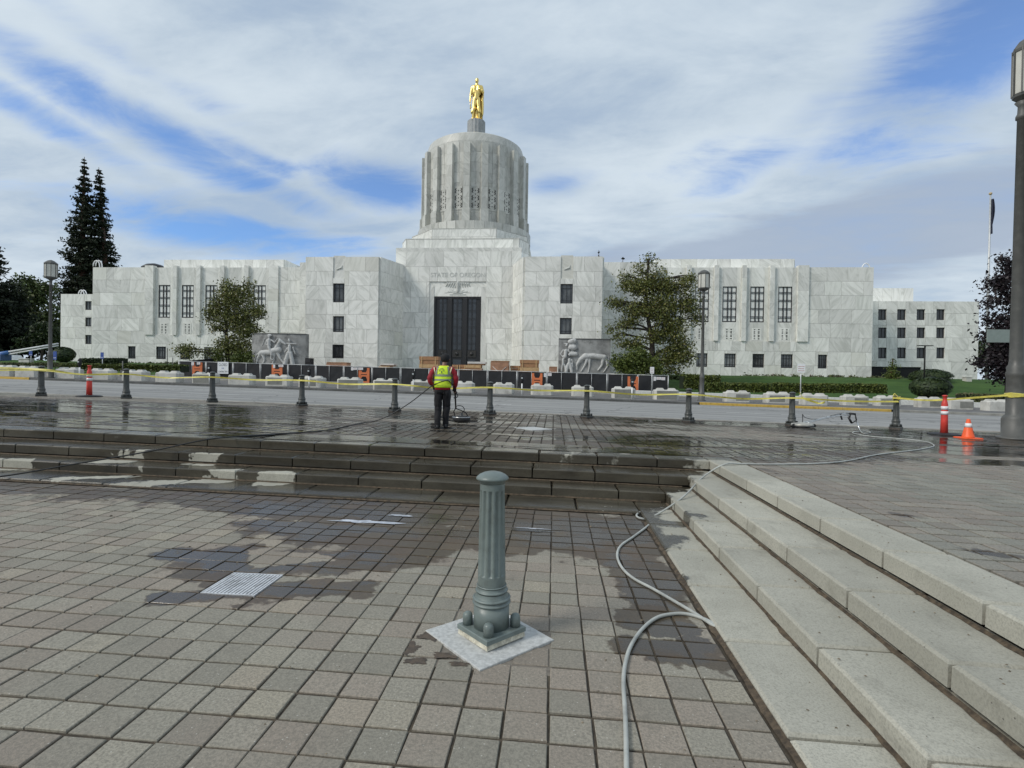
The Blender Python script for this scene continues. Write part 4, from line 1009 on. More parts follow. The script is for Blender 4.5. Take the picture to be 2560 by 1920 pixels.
def hedge(label,pa,pb,Y,hpx,n,lm,seed,depth=1.2,ls=.11,name='hedge'):
    a=atY(*pa,Y); c=atY(*pb,Y); h=hpx*Y/F_PX; t=thing(name,label,'hedge',(a.x,Y,a.z)); r=random.Random(seed); pts=[]; L=c.x-a.x; dzz=c.z-a.z
    for _ in range(n):
        x=r.random()*L; f=r.random(); bm_=.10*mnoise.noise(Vector((x*.7,seed,0)))
        if f<.5: y,z=r.random()*depth,h*(1+r.gauss(0,.04))+bm_
        else: y,z=r.gauss(0,.06),r.random()*h
        pts.append((x,y,z+dzz*x/L))
    q=MB(); q.add([(0,.12,0),(L,.12,dzz),(L,depth,dzz),(0,depth,0),(0,.12,h*.93),(L,.12,h*.93+dzz),(L,depth,h*.93+dzz),(0,depth,h*.93)],[(0,1,5,4),(4,5,6,7),(1,2,6,5),(3,0,4,7)]); q.build('stems',M_DKCON,t)
    leafcloud(pts,ls,seed,.3).build('leaves',lm,t)
hedge('long low clipped hedge along the right lawn edge',zD(-330,1198),zD(1130,1212),54.5,20,12000,M_HEDGE,61,1.5)
hedge('taller loose hedge beside the fence end, left of the long hedge',zC(1610,1175),zC(1900,1190),57,33,4500,M_HEDGE,62,2.0)
hedge('dull brown-green hedge behind the blocks near the purple tree',zD(1750,1295),zD(2300,1310),50,22,4500,M_BLOOM,63)
hedge('clipped dark hedge in front of the left wing windows',zA(630,985),zA(930,985),62,16,3800,M_DKHEDGE,64,1.6)
hedge('low green hedge behind the left-hand concrete blocks',zA(470,1025),zA(1420,1042),48,16,7000,M_HEDGE,65,1.3)
hedge('strip of low rough planting at the far left behind the lamp',zA(0,1000),zA(620,1005),56,10,4200,M_BLOOM,66,2.0)
hedge('grey planter hedge by the end of the fence',zC(1500,1100),zC(1600,1105),60,8,1000,M_DKHEDGE,67,1.0)
r=random.Random(77)
for i in range(17):           # rose bushes along the foot of the right wing
    px=1862+i*24+r.uniform(-5,5); Y=78
    bl=[B(px,600+(1085+i*1.3)/3.16,Y,9+r.random()*4,6+r.random()*3)]
    p=atY(px,948,Y); tree('rose_bush','faded rose bush in the bed along the foot of the right wing',(p.x,Y,terr(p.x,Y)),bl,330,.14,M_BLOOM,80+i,None,cat='bush',csize=.16,per=6,group='rose bushes along the right wing',limbs=False,tr=.03)
for i in range(7):
    px=300+i*24; Y=78
    bl=[B(px,600+985/3.16,Y,11,6)]
    p=atY(px,930,Y); tree('rose_bush','faded rose bush in the bed along the foot of the left wing',(p.x,Y,terr(p.x,Y)),bl,300,.14,M_BLOOM,120+i,None,cat='bush',csize=.16,per=6,group='rose bushes along the left wing',limbs=False,tr=.03)
# ------------------------------------------------------------------ street furniture
M_BOLG=simple('bollard_green_grey_paint',(.150,.182,.172),.42,var=.10,scale=7,bump=.12,bscale=45,dirt=((.075,.078,.07),16,.40))
M_BOLD=simple('bollard_dark_paint',(.062,.066,.062),.45,var=.2,scale=4,dirt=((.15,.145,.13),6,.3))
M_GROUT=simple('crumbling_grout',(.55,.52,.42),.9,var=.25,scale=30,bump=.8,bscale=60,dirt=((.15,.12,.08),18,.5))
M_PLATE=simple('pale_granite_plate',(.47,.475,.46),.75,var=.15,scale=40,bump=.2,bscale=150,dirt=((.25,.25,.24),30,.55))
M_DIRT=simple('wet_silt',(.035,.024,.016),.5,var=.4,scale=12,bump=.5)
NS=96
def flute(k,i):
    c=math.cos(i*2*math.pi/8); return 1-.14*max(0,c+.25)**.7 if c>-.25 else 1
def bollard_parts(t,m,hi=True,plate=True):
    def ring(zc,r0,dr,h): return [(r0+dr*math.sin(math.pi*t/6),zc-h/2+h*t/6) for t in range(7)]
    segs=[[(.105,.060),(.105,.196)],ring(.206,.105,.009,.020),[(.105,.216),(.104,.221)],ring(.231,.102,.011,.020),[(.101,.241),(.095,.252),(.092,.266)],ring(.275,.090,.007,.016),[(.090,.283),(.0865,.288),(.0850,.298)],ring(.304,.084,.005,.011),
          [(.0825,.310),(.0818,.366)],[(.0818,.366),(.0817,.376),(.0735,.858),(.0734,.870)],[(.0734,.870),(.0730,.905)],[(.0735,.905),(.078,.926),(.080,.928)]]
    mb=MB(); mb.turned(segs,NS,None,lambda k,kk,i:flute(k,i) if (k==9 and kk in(1,2)) else 1); sh=mb.build('shaft',m,t)
    c=MB(); c.lathe([(.075,.926),(.094,.929),(.097,.935),(.094,.943),(.078,.957),(.055,.968),(.028,.975),(.004,.977)],36); c.build('cap',m,t)
    if plate:
        p=MB(); p.bbox(-.145,.145,-.145,.145,.034,.062,.004,Matrix.Rotation(R_(45),4,'Z')); p.build('base_plate',m,t)
        g=MB(); g.prism([(-.142,-.142),(.142,-.142),(.142,.142),(-.142,.142)],.004,.036,Matrix.Rotation(R_(45),4,'Z'),[(-.136,-.136),(.137,-.138),(.136,.135),(-.138,.137)]); g.build('grout',M_GROUT if hi else M_DIRT,t)
        q=MB(); q.lathe([(.030,0),(.030,.050),(.027,.064),(.018,.074),(.003,.078)],14)
        me=q.mesh('bolt_cap',m)
        for k in range(4):
            a=math.pi/2*k; o=link('bolt_cap',me,t); o.location=(.142*math.cos(a),.142*math.sin(a),.060)
fg=thing('bollard','grey-green fluted bollard on a diamond plate in the foreground','bollard',(-.345,3.13,gz(-.35,.012)))
fg.rotation_euler=(0,R_(-.5),0)
bollard_parts(fg,M_BOLG,True)
pl=thing('ground_plate','pale diamond stone plate under the foreground bollard','plate',(PLATE_C[0],PLATE_C[1],gz(PLATE_C[0])-E))
q=MB(); h=PLATE_H*.7071; q.bbox(-h,h,-h,h,-.03,.010,.003,Matrix.Rotation(SLOPE,4,'Y')@Matrix.Rotation(R_(45),4,'Z')); q.build('slab',M_PLATE,pl)
# half pavers around the plate, cut on the diagonal, lie below it as grit
q=MB(); q.bbox(-.38,.38,-.36,.36,-.03,-.006,.003,Matrix.Rotation(SLOPE,4,'Y')); q.build('bedding',simple('bedding_mortar',(.16,.14,.115),.85,var=.25,scale=20,bump=.5),pl)
pl2=thing('ground_plate','pale diamond plate lying alone in the upper plaza paving','plate',(DIAM.x,DIAM.y,gz(DIAM.x)))
q=MB(); h=DH*.7071; q.bbox(-h,h,-h,h,-.03,.006,.003,Matrix.Rotation(SLOPE,4,'Y')@Matrix.Rotation(R_(45),4,'Z')); q.build('slab',M_PLATE,pl2)
gt=thing('drain_grate','square slotted metal drain grate in the sunken paving','grate',((GR[0]+GR[1])/2,(GR[2]+GR[3])/2,gz((GR[0]+GR[1])/2,0)))
hx=PW-.006; me=MB(); me.box(-.0075,.0075,-hx+.012,hx-.012,-.0075,.002); slat=me.mesh('slat',simple('galvanised_bar',(.62,.63,.64),.42,.3,var=.1,scale=60,dirt=((.08,.07,.05),14,.5)))
q=MB(); q.box(-hx,-hx+.012,-hx,hx,-.02,.001).box(hx-.012,hx,-hx,hx,-.02,.001).box(-hx+.012,hx-.012,-hx,-hx+.012,-.02,.001).box(-hx+.012,hx-.012,hx-.012,hx,-.02,.001); q.build('frame',slat.materials[0],gt)
q=MB(); q.box(-hx,hx,-hx,hx,-.009,-.008); q.build('sump',M_GRIL,gt)
for k in range(14): link('slat',slat,gt).location=(-hx+.026+k*(2*hx-.052)/13,0,0)
bpos=[-16.29,-13.84,-10.81,-7.83,-4.62,-1.86,.97,3.93,6.91,10.0]; by=[15.73,16.24,16.1,16.03,15.2,15.5,15.72,15.87,16.04,16.4]
ordn=['leftmost','second from the left','third from the left','fourth from the left','fifth from the left, just left of the worker','sixth from the left, right of the scrubber','seventh from the left','eighth from the left','ninth from the left, by the idle scrubber','tenth and last, tied with tape']
b0=None; BOL=[]
for i in range(10):
    y=by[i]
    p=(bpos[i],y,gz(bpos[i])); lab='dark fluted bollard along the kerb, '+ordn[i]
    if b0 is None:
        b0=thing('bollard',lab,'bollard',p,0,'bollards along the kerb'); bollard_parts(b0,M_BOLD,False)
    else:
        o=dup(b0); o.location=p; o['label']=lab
    BOL.append(Vector(p))
# ---- caution tape strung past the bollards
M_TAPE=simple('yellow_caution_tape',(.66,.58,.12),.45,var=.12,scale=5,dirt=((.20,.17,.03),9,.45))
def tape(label,pts,wd=.048,twist=None,name='caution_tape',k=7):
    P=catmull(pts,k); mb=MB(); n=len(P); vs=[]
    for i,p in enumerate(P):
        a=.35*math.sin(i*.43+len(pts))+.9*max(0,mnoise.noise(Vector((i*.21,len(pts),0)))*1.6)
        d=Vector((0,math.sin(a),math.cos(a)))*wd/2; vs+= [p-d,p+d]
    mb.add(vs,[(2*i,2*i+2,2*i+3,2*i+1) for i in range(n-1)]); o=mb.build(name,M_TAPE); tag(o,label,'tape',None); return o
LMP=plane(2536,1098)
def tp(i,dz=.80,dy=-.10): return BOL[i]+Vector((0,dy,dz))
pts=[plane(-60,985)+Vector((-1,0,.86))]
for i in range(0,10):
    pts.append(tp(i,.80 if i else .86))
    if i<9:
        m_=(tp(i)+tp(i+1))/2; m_.z-=.055+.02*math.sin(i*2.1); pts.append(m_)
pts[1]=pts[1]+Vector((0,0,.0))
tape('long yellow caution tape strung along the row of dark bollards',pts)
d1=atY(1860+1590/3.16,600+1262/3.16,14.7)
tape('yellow caution tape tied from the last bollard over the red post to the lamp',[tp(9,.90),(tp(9,.90)+d1)/2-Vector((0,0,.03)),d1,Vector((LMP.x-.21,LMP.y-.05,gz(LMP.x)+1.10)),])
tape('second yellow tape sagging across the two leftmost bollards',[tp(0,.80)+Vector((-2.5,0,-.02)),tp(0,.83),(tp(0,.8)+tp(1,.8))/2-Vector((0,0,.06)),tp(1,.80)])
tape('loose torn tape hanging in front of a concrete block',[atY(*zD(440,1205),16.2),atY(*zD(470,1250),16.2),atY(*zD(540,1275),16.2),atY(*zD(600,1290),16.2),atY(*zD(640,1280),16.2)],.06)
q=MB()
for k in range(4): q.tube([(BOL[9].x+.085*math.cos(a),BOL[9].y+.085*math.sin(a),BOL[9].z+.87+.018*k+.02*math.sin(a*2+k)) for a in [j*.524 for j in range(13)]],.016,5)
q.tube([BOL[9]+Vector(v) for v in((-.08,-.06,.93),(-.13,-.07,.99),(-.10,-.07,1.03),(-.05,-.07,.98),(.0,-.09,.91),(.12,-.1,.88),(.28,-.1,.86))],.016,5)
tag(q.build('tape_knot',M_TAPE),'knot of yellow tape wound round the last bollard','tape')
# ---- lamps
M_LAMP=simple('lamp_post_paint',(.085,.085,.078),.5,var=.12,scale=3,dirt=((.14,.14,.13),6,.25))
M_LGLASS=simple('lamp_milk_glass',(.55,.54,.48),.3,var=.12,scale=2)
def lamp(label,loc,htop,R,lantR,lantH,big=True):
    t=thing('street_lamp',label,'street lamp',loc)
    zl=htop-lantH-.35
    q=MB(); prof=[(R*1.95,0),(R*1.95,.05),(R*1.45,.06),(R*1.45,.50),(R*1.25,.58),(R*1.02,.62),(R*1.02,1.55),(R*1.10,1.58),(R*1.10,1.66),(R*1.0,1.70),(R*1.04,1.80),(R*.82,1.86),(R*.76,2.0),(R*.55,zl-.45),(R*.72,zl-.43),(R*.72,zl-.36),(R*.55,zl-.30),(R*.5,zl-.12),(R*.85,zl-.02)]
    q.lathe(prof,24); q.build('post',M_LAMP,t)
    g=MB(); g.lathe([(lantR*.72,zl+.16),(lantR*.93,zl+.18),(lantR*.93,zl+lantH-.02)],8,None,False); g.build('lantern_glass',M_LGLASS,t)
    f=MB(); f.lathe([(lantR*.4,zl-.02),(lantR*.95,zl+.10),(lantR,zl+.17),(lantR*.95,zl+.18)],8,None,False); f.build('lantern_base',M_LAMP,t); f=MB()
    f.lathe([(lantR*1.02,zl+lantH-.04),(lantR*1.06,zl+lantH+.02),(lantR*.9,zl+lantH+.10),(lantR*.5,zl+lantH+.22),(lantR*.1,zl+lantH+.28)],8,None,False)
    f.build('lantern_roof',M_LAMP,t)
    for k in range(8):
        a=math.pi/4*k; b_=MB(); b_.cbox((0,0,zl+.1+lantH/2),(.035,.03,lantH-.1),Matrix.Rotation(a,4,'Z')@Matrix.Translation((lantR*.97,0,0))); b_.build('lantern_bar',M_LAMP,t)
    return t
topR=atY(2545,92,LMP.y).z
lamp('near thick lamp post at the right edge with yellow tape round it','' or (LMP.x,LMP.y,gz(LMP.x)),topR-gz(LMP.x),.182,.215,1.25)
q=MB()
for k in range(4): q.tube([(LMP.x+.205*math.cos(a),LMP.y+.205*math.sin(a),gz(LMP.x)+1.06+.025*k+.012*math.sin(3*a+k)) for a in [j*.524 for j in range(13)]],.018,5)
tag(q.build('tape_knot',M_TAPE),'yellow tape wrapped round the near lamp post','tape')
pm_=plane(*zC(1750,1270)); tm=atY(*zC(1780,228),pm_.y).z
lamp('slim lamp post on the far pavement in front of the right wing',(pm_.x,pm_.y,gz(pm_.x)),tm-gz(pm_.x),.15,.40,1.15)
pl_=plane(*zA(395,1090)); tl=atY(*zA(410,150),pl_.y).z
lamp('lamp post on the far pavement at the left beside the sequoias',(pl_.x,pl_.y,gz(pl_.x)),tl-gz(pl_.x),.15,.38,1.1)
# ---- concrete blocks on the far side
M_BLK=simple('pale_block_concrete',(.50,.49,.45),.85,var=.15,scale=1.4,bump=.3,dirt=((.26,.25,.225),2.5,.55))
M_BLKG=simple('grey_block_face',(.21,.21,.19),.85,var=.15,scale=2,bump=.3,dirt=((.12,.12,.105),3,.5))
def block(x,y,label,wd,grey,rz=0):
    t=thing('concrete_block',label,'concrete block',(x,y,gz(clampx(x))),rz,'concrete blocks along the far pavement'); a,d,c=wd/2,.40,.14
    poly=[(-a+c,-d),(a-c,-d),(a,-d+c),(a,d-c),(a-c,d),(-a+c,d),(-a,d-c),(-a,-d+c)]
    q=MB(); q.prism(poly,0,.62); p2=[(u*.93,v*.86) for u,v in poly]; q.prism(poly,.62,.68,None,p2); q.build('body',M_BLK,t)
    for s in(-.24,.24):
        l=MB(); l.prism([(s*wd-.27,-.24),(s*wd+.27,-.24),(s*wd+.27,.24),(s*wd-.27,.24)],.67,.80,None,[(s*wd-.17,-.15),(s*wd+.17,-.15),(s*wd+.17,.15),(s*wd-.17,.15)]); l.build('lug',M_BLK,t)
    if grey:
        l=MB(); e=a-c-.01; x0,x1=(-e,e) if grey==1 else ((-e*.9,e*.55) if grey==2 else (-e*.2,e)); 
        l.box(x0,x1,-d-.006,-d,.03 if grey==1 else .10,.61 if grey==1 else .54); l.build('stained_face',M_BLKG,t)
BL=[(zA,-10,40,1075,0),(zA,90,295,1084,0),(zA,407,612,1097,0),(zA,672,880,1106,0),(zA,940,1142,1115,0),(zA,1210,1408,1124,0),(zA,1500,1700,1133,1),(zA,1790,1985,1143,0),(zB,190,385,1154,2),(zB,455,650,1166,2),(zB,760,945,1177,1),(zB,1045,1235,1186,1),(zB,1345,1535,1195,1),(zB,1690,1835,1206,0),(zC,105,262,1216,0),(zC,400,578,1225,0),(zC,723,898,1237,0),(zC,1045,1230,1252,1),(zC,1378,1573,1264,1),(zC,1938,2143,1281,3),(zD,175,380,1291,2),(zD,467,673,1306,0),(zD,785,1000,1309,3),(zD,1045,1262,1314,2),(zD,1370,1600,1326,3),(zD,1615,1835,1339,3),(zD,1925,2130,1353,0)]
lands=['cut by the left edge','behind the leftmost bollard','between the left lamp and the red post','above the left red post','behind the second bollard','just right of the second bollard','grey-faced, beside the third bollard','right of the third bollard, below the closed sign','with an oval stain, left of the fourth bollard','with a curved stain behind the fourth bollard','grey-faced, fourth to fifth bollard gap','grey-faced, behind the fifth bollard','dark-faced, left of the worker','behind the worker\'s right side','just right of the sixth bollard','in the gap between sixth and seventh bollards','behind the seventh bollard','grey-faced, below the rightmost orange barricade','grey-faced, at the end of the fence','right of the slim lamp post, alone on the yellow kerb','left of the ninth bollard','behind the loose hanging tape','half grey, right of the hanging tape','behind the last bollard','left of the right red post','dark-faced, right of the right red post','white, beside the near lamp post']
for (fr,a,c,yb,g_),ld in zip(BL,lands):
    p=plane(*fr((a+c)/2,yb)); p.y=min(max(p.y,35.0),41.5); q0=atY(*fr(a,yb),p.y).x; q1=atY(*fr(c,yb),p.y).x
    wd=min(1.72,max(1.45,q1-q0)); block((q0+q1)/2,p.y+.4,'concrete block '+ld,wd,g_,random.Random(a).gauss(0,.02))
# ---- parking meters
for (fr,x,yt,yb,ld) in [(zB,545,1008,1178,'between the fourth and fifth bollards'),(zB,1368,1030,1205,'left of the worker'),(zC,330,1062,1235,'right of the sixth bollard'),(zC,1200,1092,1270,'in front of the rightmost orange barricade'),(zA,1655,985,1150,'beside the closed sign'),(zA,628,935,1110,'near the dark hedge')]:
    p=plane(*fr(x,yb)); p.y=max(34.6,min(p.y,36)); x_=atY(*fr(x,yb),p.y).x; top=atY(*fr(x,yt),p.y).z; zb=gz(x_); hh=top-zb
    t=thing('parking_meter','parking meter on a white post '+ld,'parking meter',(x_,p.y,zb),0,'parking meters along the far kerb')
    q=MB(); q.lathe([(.045,0),(.045,hh*.58)],10); q.build('post',simple('meter_post_white',(.72,.72,.70),.5) if 'meter_post_white' not in MATS else MATS['meter_post_white'],t)
    q=MB(); q.lathe([(.06,hh*.58),(.10,hh*.66),(.12,hh*.70),(.12,hh*.86),(.10,hh*.93),(.05,hh*.985),(.01,hh)],14); q.build('head',M_GRIL,t)
    q=MB(); q.cbox((0,-.11,hh*.83),(.11,.03,.08)); q.build('display',simple('meter_lcd',(.45,.48,.48),.2) if 'meter_lcd' not in MATS else MATS['meter_lcd'],t)
# ---- construction fence
M_MESH=simple('black_scrim',(.016,.017,.019),.75,var=.35,scale=1.2,bump=.4,bscale=3)
M_GALV=simple('galvanised_tube',(.50,.51,.51),.45,.4,var=.15)
YFN=56.3
fx0=atY(*zA(1412,1000),YFN).x; fx1=atY(*zC(1487,1100),YFN).x
ztl=atY(*zA(1412,957),YFN).z; ztr=atY(*zC(1487,1072),YFN).z
fn=thing('construction_fence','long black-screened construction fence with galvanised posts in front of the entrance','fence',(fx0,YFN,gz(fx0)))
npan=17; fw=(fx1-fx0)/npan
def ztop_f(x): return ztl+(ztr-ztl)*(x-fx0)/(fx1-fx0)
for i in range(npan):
    a=fx0+i*fw; c=a+fw; q=MB(); rnd_=random.Random(i)
    n=6; vs=[]
    for k in range(n+1):
        x=a+.05+(fw-.1)*k/n; zt=ztop_f(x)-.05; zb=gz(x)+.06
        for f in(0,.33,.66,1): vs.append((x,YFN+.02+.04*mnoise.noise(Vector((x*1.7,f*3,2))),zb+(zt-zb)*f))
    q.add(vs,[(4*k+j,4*k+4+j,4*k+5+j,4*k+1+j) for k in range(n) for j in range(3)]); q.build('screen',M_MESH,fn,True)
    q=MB(); q.tube([(a,YFN,gz(a)),(a,YFN,ztop_f(a)+.03)],.045,8); q.tube([(a+.12,YFN,gz(a)),(a+.12,YFN,ztop_f(a))],.025,6); q.build('post',M_GALV,fn,True)
    q=MB(); q.tube([(a+fw/2,YFN-.03,gz(a)+.05),(a+fw/2,YFN-.03,ztop_f(a+fw/2))],.022,6); q.build('brace',M_GALV,fn,True)
    q=MB(); q.tube([(a,YFN,ztop_f(a)),(c,YFN,ztop_f(c))],.03,8); q.build('top_rail',M_GALV,fn,True)
    q=MB(); q.bbox(a-.35,a+.35,YFN-.25,YFN+.25,gz(a)+.0,gz(a)+.10,.02); q.build('foot',M_BLKG,fn,True)
q=MB(); q.tube([(fx1,YFN,gz(fx1)),(fx1,YFN,ztop_f(fx1)+.03)],.05,8); q.build('post',M_GALV,fn,True)
# side return of the fence at its left end
q=MB(); q.add([(fx0,YFN,gz(fx0)+.05),(fx0-1.6,YFN+9,terr(fx0,YFN+9)+.05),(fx0-1.6,YFN+9,ztl+.7),(fx0,YFN,ztl-.05)],[(0,1,2,3)]); q.build('screen',M_MESH,fn,True)
def on_fence(p,q,Y): a=atY(*p,Y); c=atY(*q,Y); return a.x,c.x,c.z,a.z
M_SIGNW=simple('sign_white',(.75,.76,.76),.5,var=.04)
M_SIGNI=simple('sign_ink',(.04,.05,.07),.5)
M_SIGNB=simple('sign_blue',(.04,.09,.32),.5)
x0,x1,z0_,z1_=on_fence(zA(1720,962),zA(1804,1057),YFN-.1)
cs=thing('closed_sign','white sign reading CLOSED FOR CONSTRUCTION on the black fence','sign',((x0+x1)/2,YFN-.1,z0_))
q=MB(); q.box(x0,x1,YFN-.12,YFN-.09,z0_,z1_); q.build('board',M_SIGNW,cs,True)
Wd=x1-x0; Hd=z1_-z0_
lettering('CLOSED',(x0+x1)/2,YFN-.122,z0_+Hd*.76,Hd*.22,Wd*.78,M_SIGNI,cs,.004)
lettering('FOR',(x0+x1)/2,YFN-.122,z0_+Hd*.46,Hd*.11,Wd*.22,M_SIGNB,cs,.004)
lettering('CONSTRUCTION',(x0+x1)/2,YFN-.122,z0_+Hd*.18,Hd*.13,Wd*.84,M_SIGNI,cs,.004)
names=['leftmost','second from the left','third','fourth, right of the worker','rightmost']
M_ORG=simple('orange_plastic',(.62,.17,.06),.55,var=.12,scale=2)
for i,(fr,a,c,yt,yb) in enumerate([(zA,1522,1597,967,1066),(zA,2148,2230,985,1080),(zB,938,1022,1010,1100),(zC,410,492,1052,1140),(zC,1167,1250,1078,1165)]):
    Y=YFN-.6; A=atY(*fr(a,yt),Y); C_=atY(*fr(c,yb),Y); xx0,xx1=A.x,C_.x; zt=A.z; zb=gz((xx0+xx1)/2); wd=xx1-xx0
    t=thing('barricade','orange plastic barricade against the fence, '+names[i],'barricade',((xx0+xx1)/2,Y,zb),0,'orange barricades along the fence')
    hh=zt-zb; tw=wd*.20
    for s in(-1,1):
        q=MB(); q.prism([(s*wd/2,0),(s*(wd/2-tw),0),(s*(wd/2-tw*1.1),hh),(s*wd/2,hh)],-.04,.04,Matrix(((1,0,0,0),(0,0,1,0),(0,1,0,0),(0,0,0,1)))); q.build('leg',M_ORG,t)
    for zz,h_ in((hh*.66,hh*.12),(hh*.50,hh*.10),(hh*.10,hh*.10)):
        q=MB(); q.box(-wd/2+tw*.9,wd/2-tw*.9,-.035,.035,zz-h_/2,zz+h_/2); q.build('rail',M_ORG,t)
    for s in(-1,1):
        for k in(1,-1):
            q=MB(); x_i=s*(wd/2-tw); q.prism([(x_i,hh*.58+k*hh*.13),(x_i-s*wd*.16,hh*.58+k*hh*.10),(x_i,hh*.58+k*hh*.30)],-.034,.034,Matrix(((1,0,0,0),(0,0,1,0),(0,1,0,0),(0,0,0,1)))); q.build('gusset',M_ORG,t)
for i,(fr,a,c,yt,yb,lab) in enumerate([(zA,1513,1532,965,990,'narrow white notice left of the leftmost orange barricade'),(zA,1556,1582,965,984,'wide white notice on the leftmost barricade'),(zB,262,278,985,1010,'narrow white notice above the second barricade'),(zB,305,342,985,1003,'wide white notice beside the second barricade'),(zB,878,895,1005,1030,'narrow white notice left of the third barricade'),(zB,897,927,1007,1026,'wide white notice left of the third barricade'),(zB,934,972,1007,1026,'white notice touching the third barricade'),(zC,505,524,1052,1082,'narrow notice right of the fourth barricade'),(zC,536,565,1052,1074,'wide notice right of the fourth barricade'),(zC,1372,1390,1080,1112,'narrow notice on the last fence panel'),(zC,1394,1430,1082,1104,'wide notice on the last fence panel'),(zC,1433,1462,1084,1107,'rightmost notice on the last fence panel')]):
    xx0,xx1,zz0,zz1=on_fence(fr(a,yt),fr(c,yb),YFN-.7); t=thing('notice',lab,'notice',((xx0+xx1)/2,YFN-.7,zz0))
    q=MB(); q.box(xx0,xx1,YFN-.72,YFN-.70,zz0,zz1); q.build('board',M_SIGNW,t,True)
    q=MB()
    for k in range(3): q.box(xx0+.04,xx1-.05-.03*k,YFN-.724,YFN-.721,zz0+(zz1-zz0)*(.25+.25*k)-.012,zz0+(zz1-zz0)*(.25+.25*k)+.012)
    o=q.build('print',simple('notice_print',(.45,.25,.22),.6) if 'notice_print' not in MATS else MATS['notice_print'],t,True); o['kind']='stuff'
# ---- signs on posts
def postsign(label,pxx,pyb,board,Y,zbase,m,lines=3):
    A=atY(*board[0],Y); C_=atY(*board[1],Y); xc=(A.x+C_.x)/2
    t=thing('post_sign',label,'sign',(xc,Y,zbase)); q=MB(); q.tube([(xc,Y,zbase),(xc,Y,A.z)],.035,8); q.build('post',M_GALV,t,True)
    q=MB(); q.box(A.x,C_.x,Y-.06,Y-.04,C_.z,A.z); q.build('board',m,t,True); q=MB(); hh=A.z-C_.z
    for k in range(lines): q.box(A.x+.05,C_.x-.05-.04*(k%2),Y-.064,Y-.061,C_.z+hh*(.18+.24*k),C_.z+hh*(.24+.24*k))
    if lines: q.build('print',MATS['notice_print'] if m is M_SIGNW else M_SIGNW,t,True)['kind']='stuff'
postsign('white parking sign on a thin post above the fence end',0,0,(zC(1343,1003),zC(1374,1056)),47,gz(4),M_SIGNW)
Y=37.5; postsign('white paper sign on a grey post by the ninth bollard',0,0,(zD(420,978),zD(480,1048)),Y,gz(17),M_SIGNW,3)
def blue(label,fr,a,c,yt,yb,Y):
    postsign(label,0,0,(fr(a,yt),fr(c,yb)),Y,terr(atY(*fr(a,yt),Y).x,Y),M_SIGNB,1)
blue('blue parking sign in front of the left wing hedge',zA,798,822,888,938,50)
blue('blue sign behind the left lamp post',zA,424,450,880,945,58)
blue('small blue sign at the far left by the van',zA,233,258,878,912,60)
# dark slim posts by the left wing and little lawn lamp at right
for (fr,x,yt,yb,Y,lab) in [(zA,1322,852,980,62,'thin dark post with a box in front of the left wing'),(zA,970,955,1040,46,'short dark post in the left hedge'),(zA,1365,928,960,62,'short thin post beside the fence start')]:
    a=atY(*fr(x,yt),Y); z_=terr(a.x,Y); t=thing('thin_post',lab,'post',(a.x,Y,z_)); q=MB(); q.tube([(0,0,0),(0,0,a.z-z_)],.05,6); q.build('post',M_LAMP,t); q=MB(); q.cbox((0,0,(a.z-z_)*.25),(.3,.25,.55)); q.build('box',M_LAMP,t)
a=atY(*zD(1430,835),70); z_=terr(a.x,70); t=thing('area_light','slim black post with a flat head by the right bushes','street lamp',(a.x,70,z_))
q=MB(); q.tube([(0,0,0),(0,0,a.z-z_)],.09,8); q.build('post',M_GRIL,t); q=MB(); q.cbox((0,0,a.z-z_),(1.7,.45,.09)); q.build('head',M_GRIL,t)
# grey-green board on posts behind the near lamp
A=atY(*zD(1925,706),30); C_=atY(*zD(2330,812),30); t=thing('sign_board','large plain grey-green board behind the near lamp post','sign',((A.x+C_.x)/2,30,gz(20)))
q=MB(); q.box(A.x,C_.x,30,30.06,C_.z,A.z); q.build('board',simple('grey_green_board',(.20,.24,.22),.5,var=.06),t,True)
for xx in(A.x+1.9,C_.x-.4):
    q=MB(); q.tube([(xx,30.12,gz(xx,E-.13)),(xx,30.12,A.z)],.05,8); q.build('post',M_LAMP,t,True)
# ---- red delineator posts and the cone
M_RED=simple('delineator_red',(.62,.055,.04),.45,var=.1)
M_CONE=simple('cone_orange',(.85,.115,.025),.45,var=.08)
M_REFL=simple('reflective_white',(.72,.72,.72),.35,var=.05)
M_RUB=simple('black_rubber',(.015,.015,.016),.6,var=.2)
def delin(label,p,yaw=0):
    t=thing('delineator_post',label,'traffic post',p,yaw)
    q=MB(); q.lathe([(.36,0),(.36,.025),(.30,.045),(.10,.06)],8,None,False); q.build('base',M_RUB,t)
    q=MB(); q.lathe([(.085,.05),(.076,.40),(.070,.80),(.060,.86),(.045,.90),(.042,1.0),(.06,1.01),(.06,1.03),(.02,1.04)],20); q.build('post',M_RED,t)
    for a,c in((.66,.75),(.53,.62)):
        q=MB(); q.lathe([(.0815,a),(.0795,c)],20); q.build('band',M_REFL,t)
d_=plane(*zD(1580,1540)); delin('red post with white bands at right near the orange cone',(d_.x,d_.y,gz(d_.x)))
d_=plane(*zA(705,1238)); delin('red post with white bands at left beyond the second bollard',(d_.x,d_.y,gz(d_.x)))
c_=plane(*zD(1770,1568)); t=thing('traffic_cone','small orange traffic cone with a white collar on the wet plaza','traffic cone',(c_.x,c_.y,gz(c_.x)))
q=MB(); q.bbox(-.20,.20,-.20,.20,0,.03,.01,Matrix.Rotation(.1,4,'Z')); q.build('base',M_CONE,t)
q=MB(); q.lathe([(.135,.03),(.125,.05),(.038,.46),(.034,.475),(.01,.478)],24); q.build('body',M_CONE,t)
q=MB(); q.lathe([(.0815,.275),(.0595,.375)],24); q.build('collar',M_REFL,t)
q=MB(); q.lathe([(.1155,.12),(.097,.205)],24); 
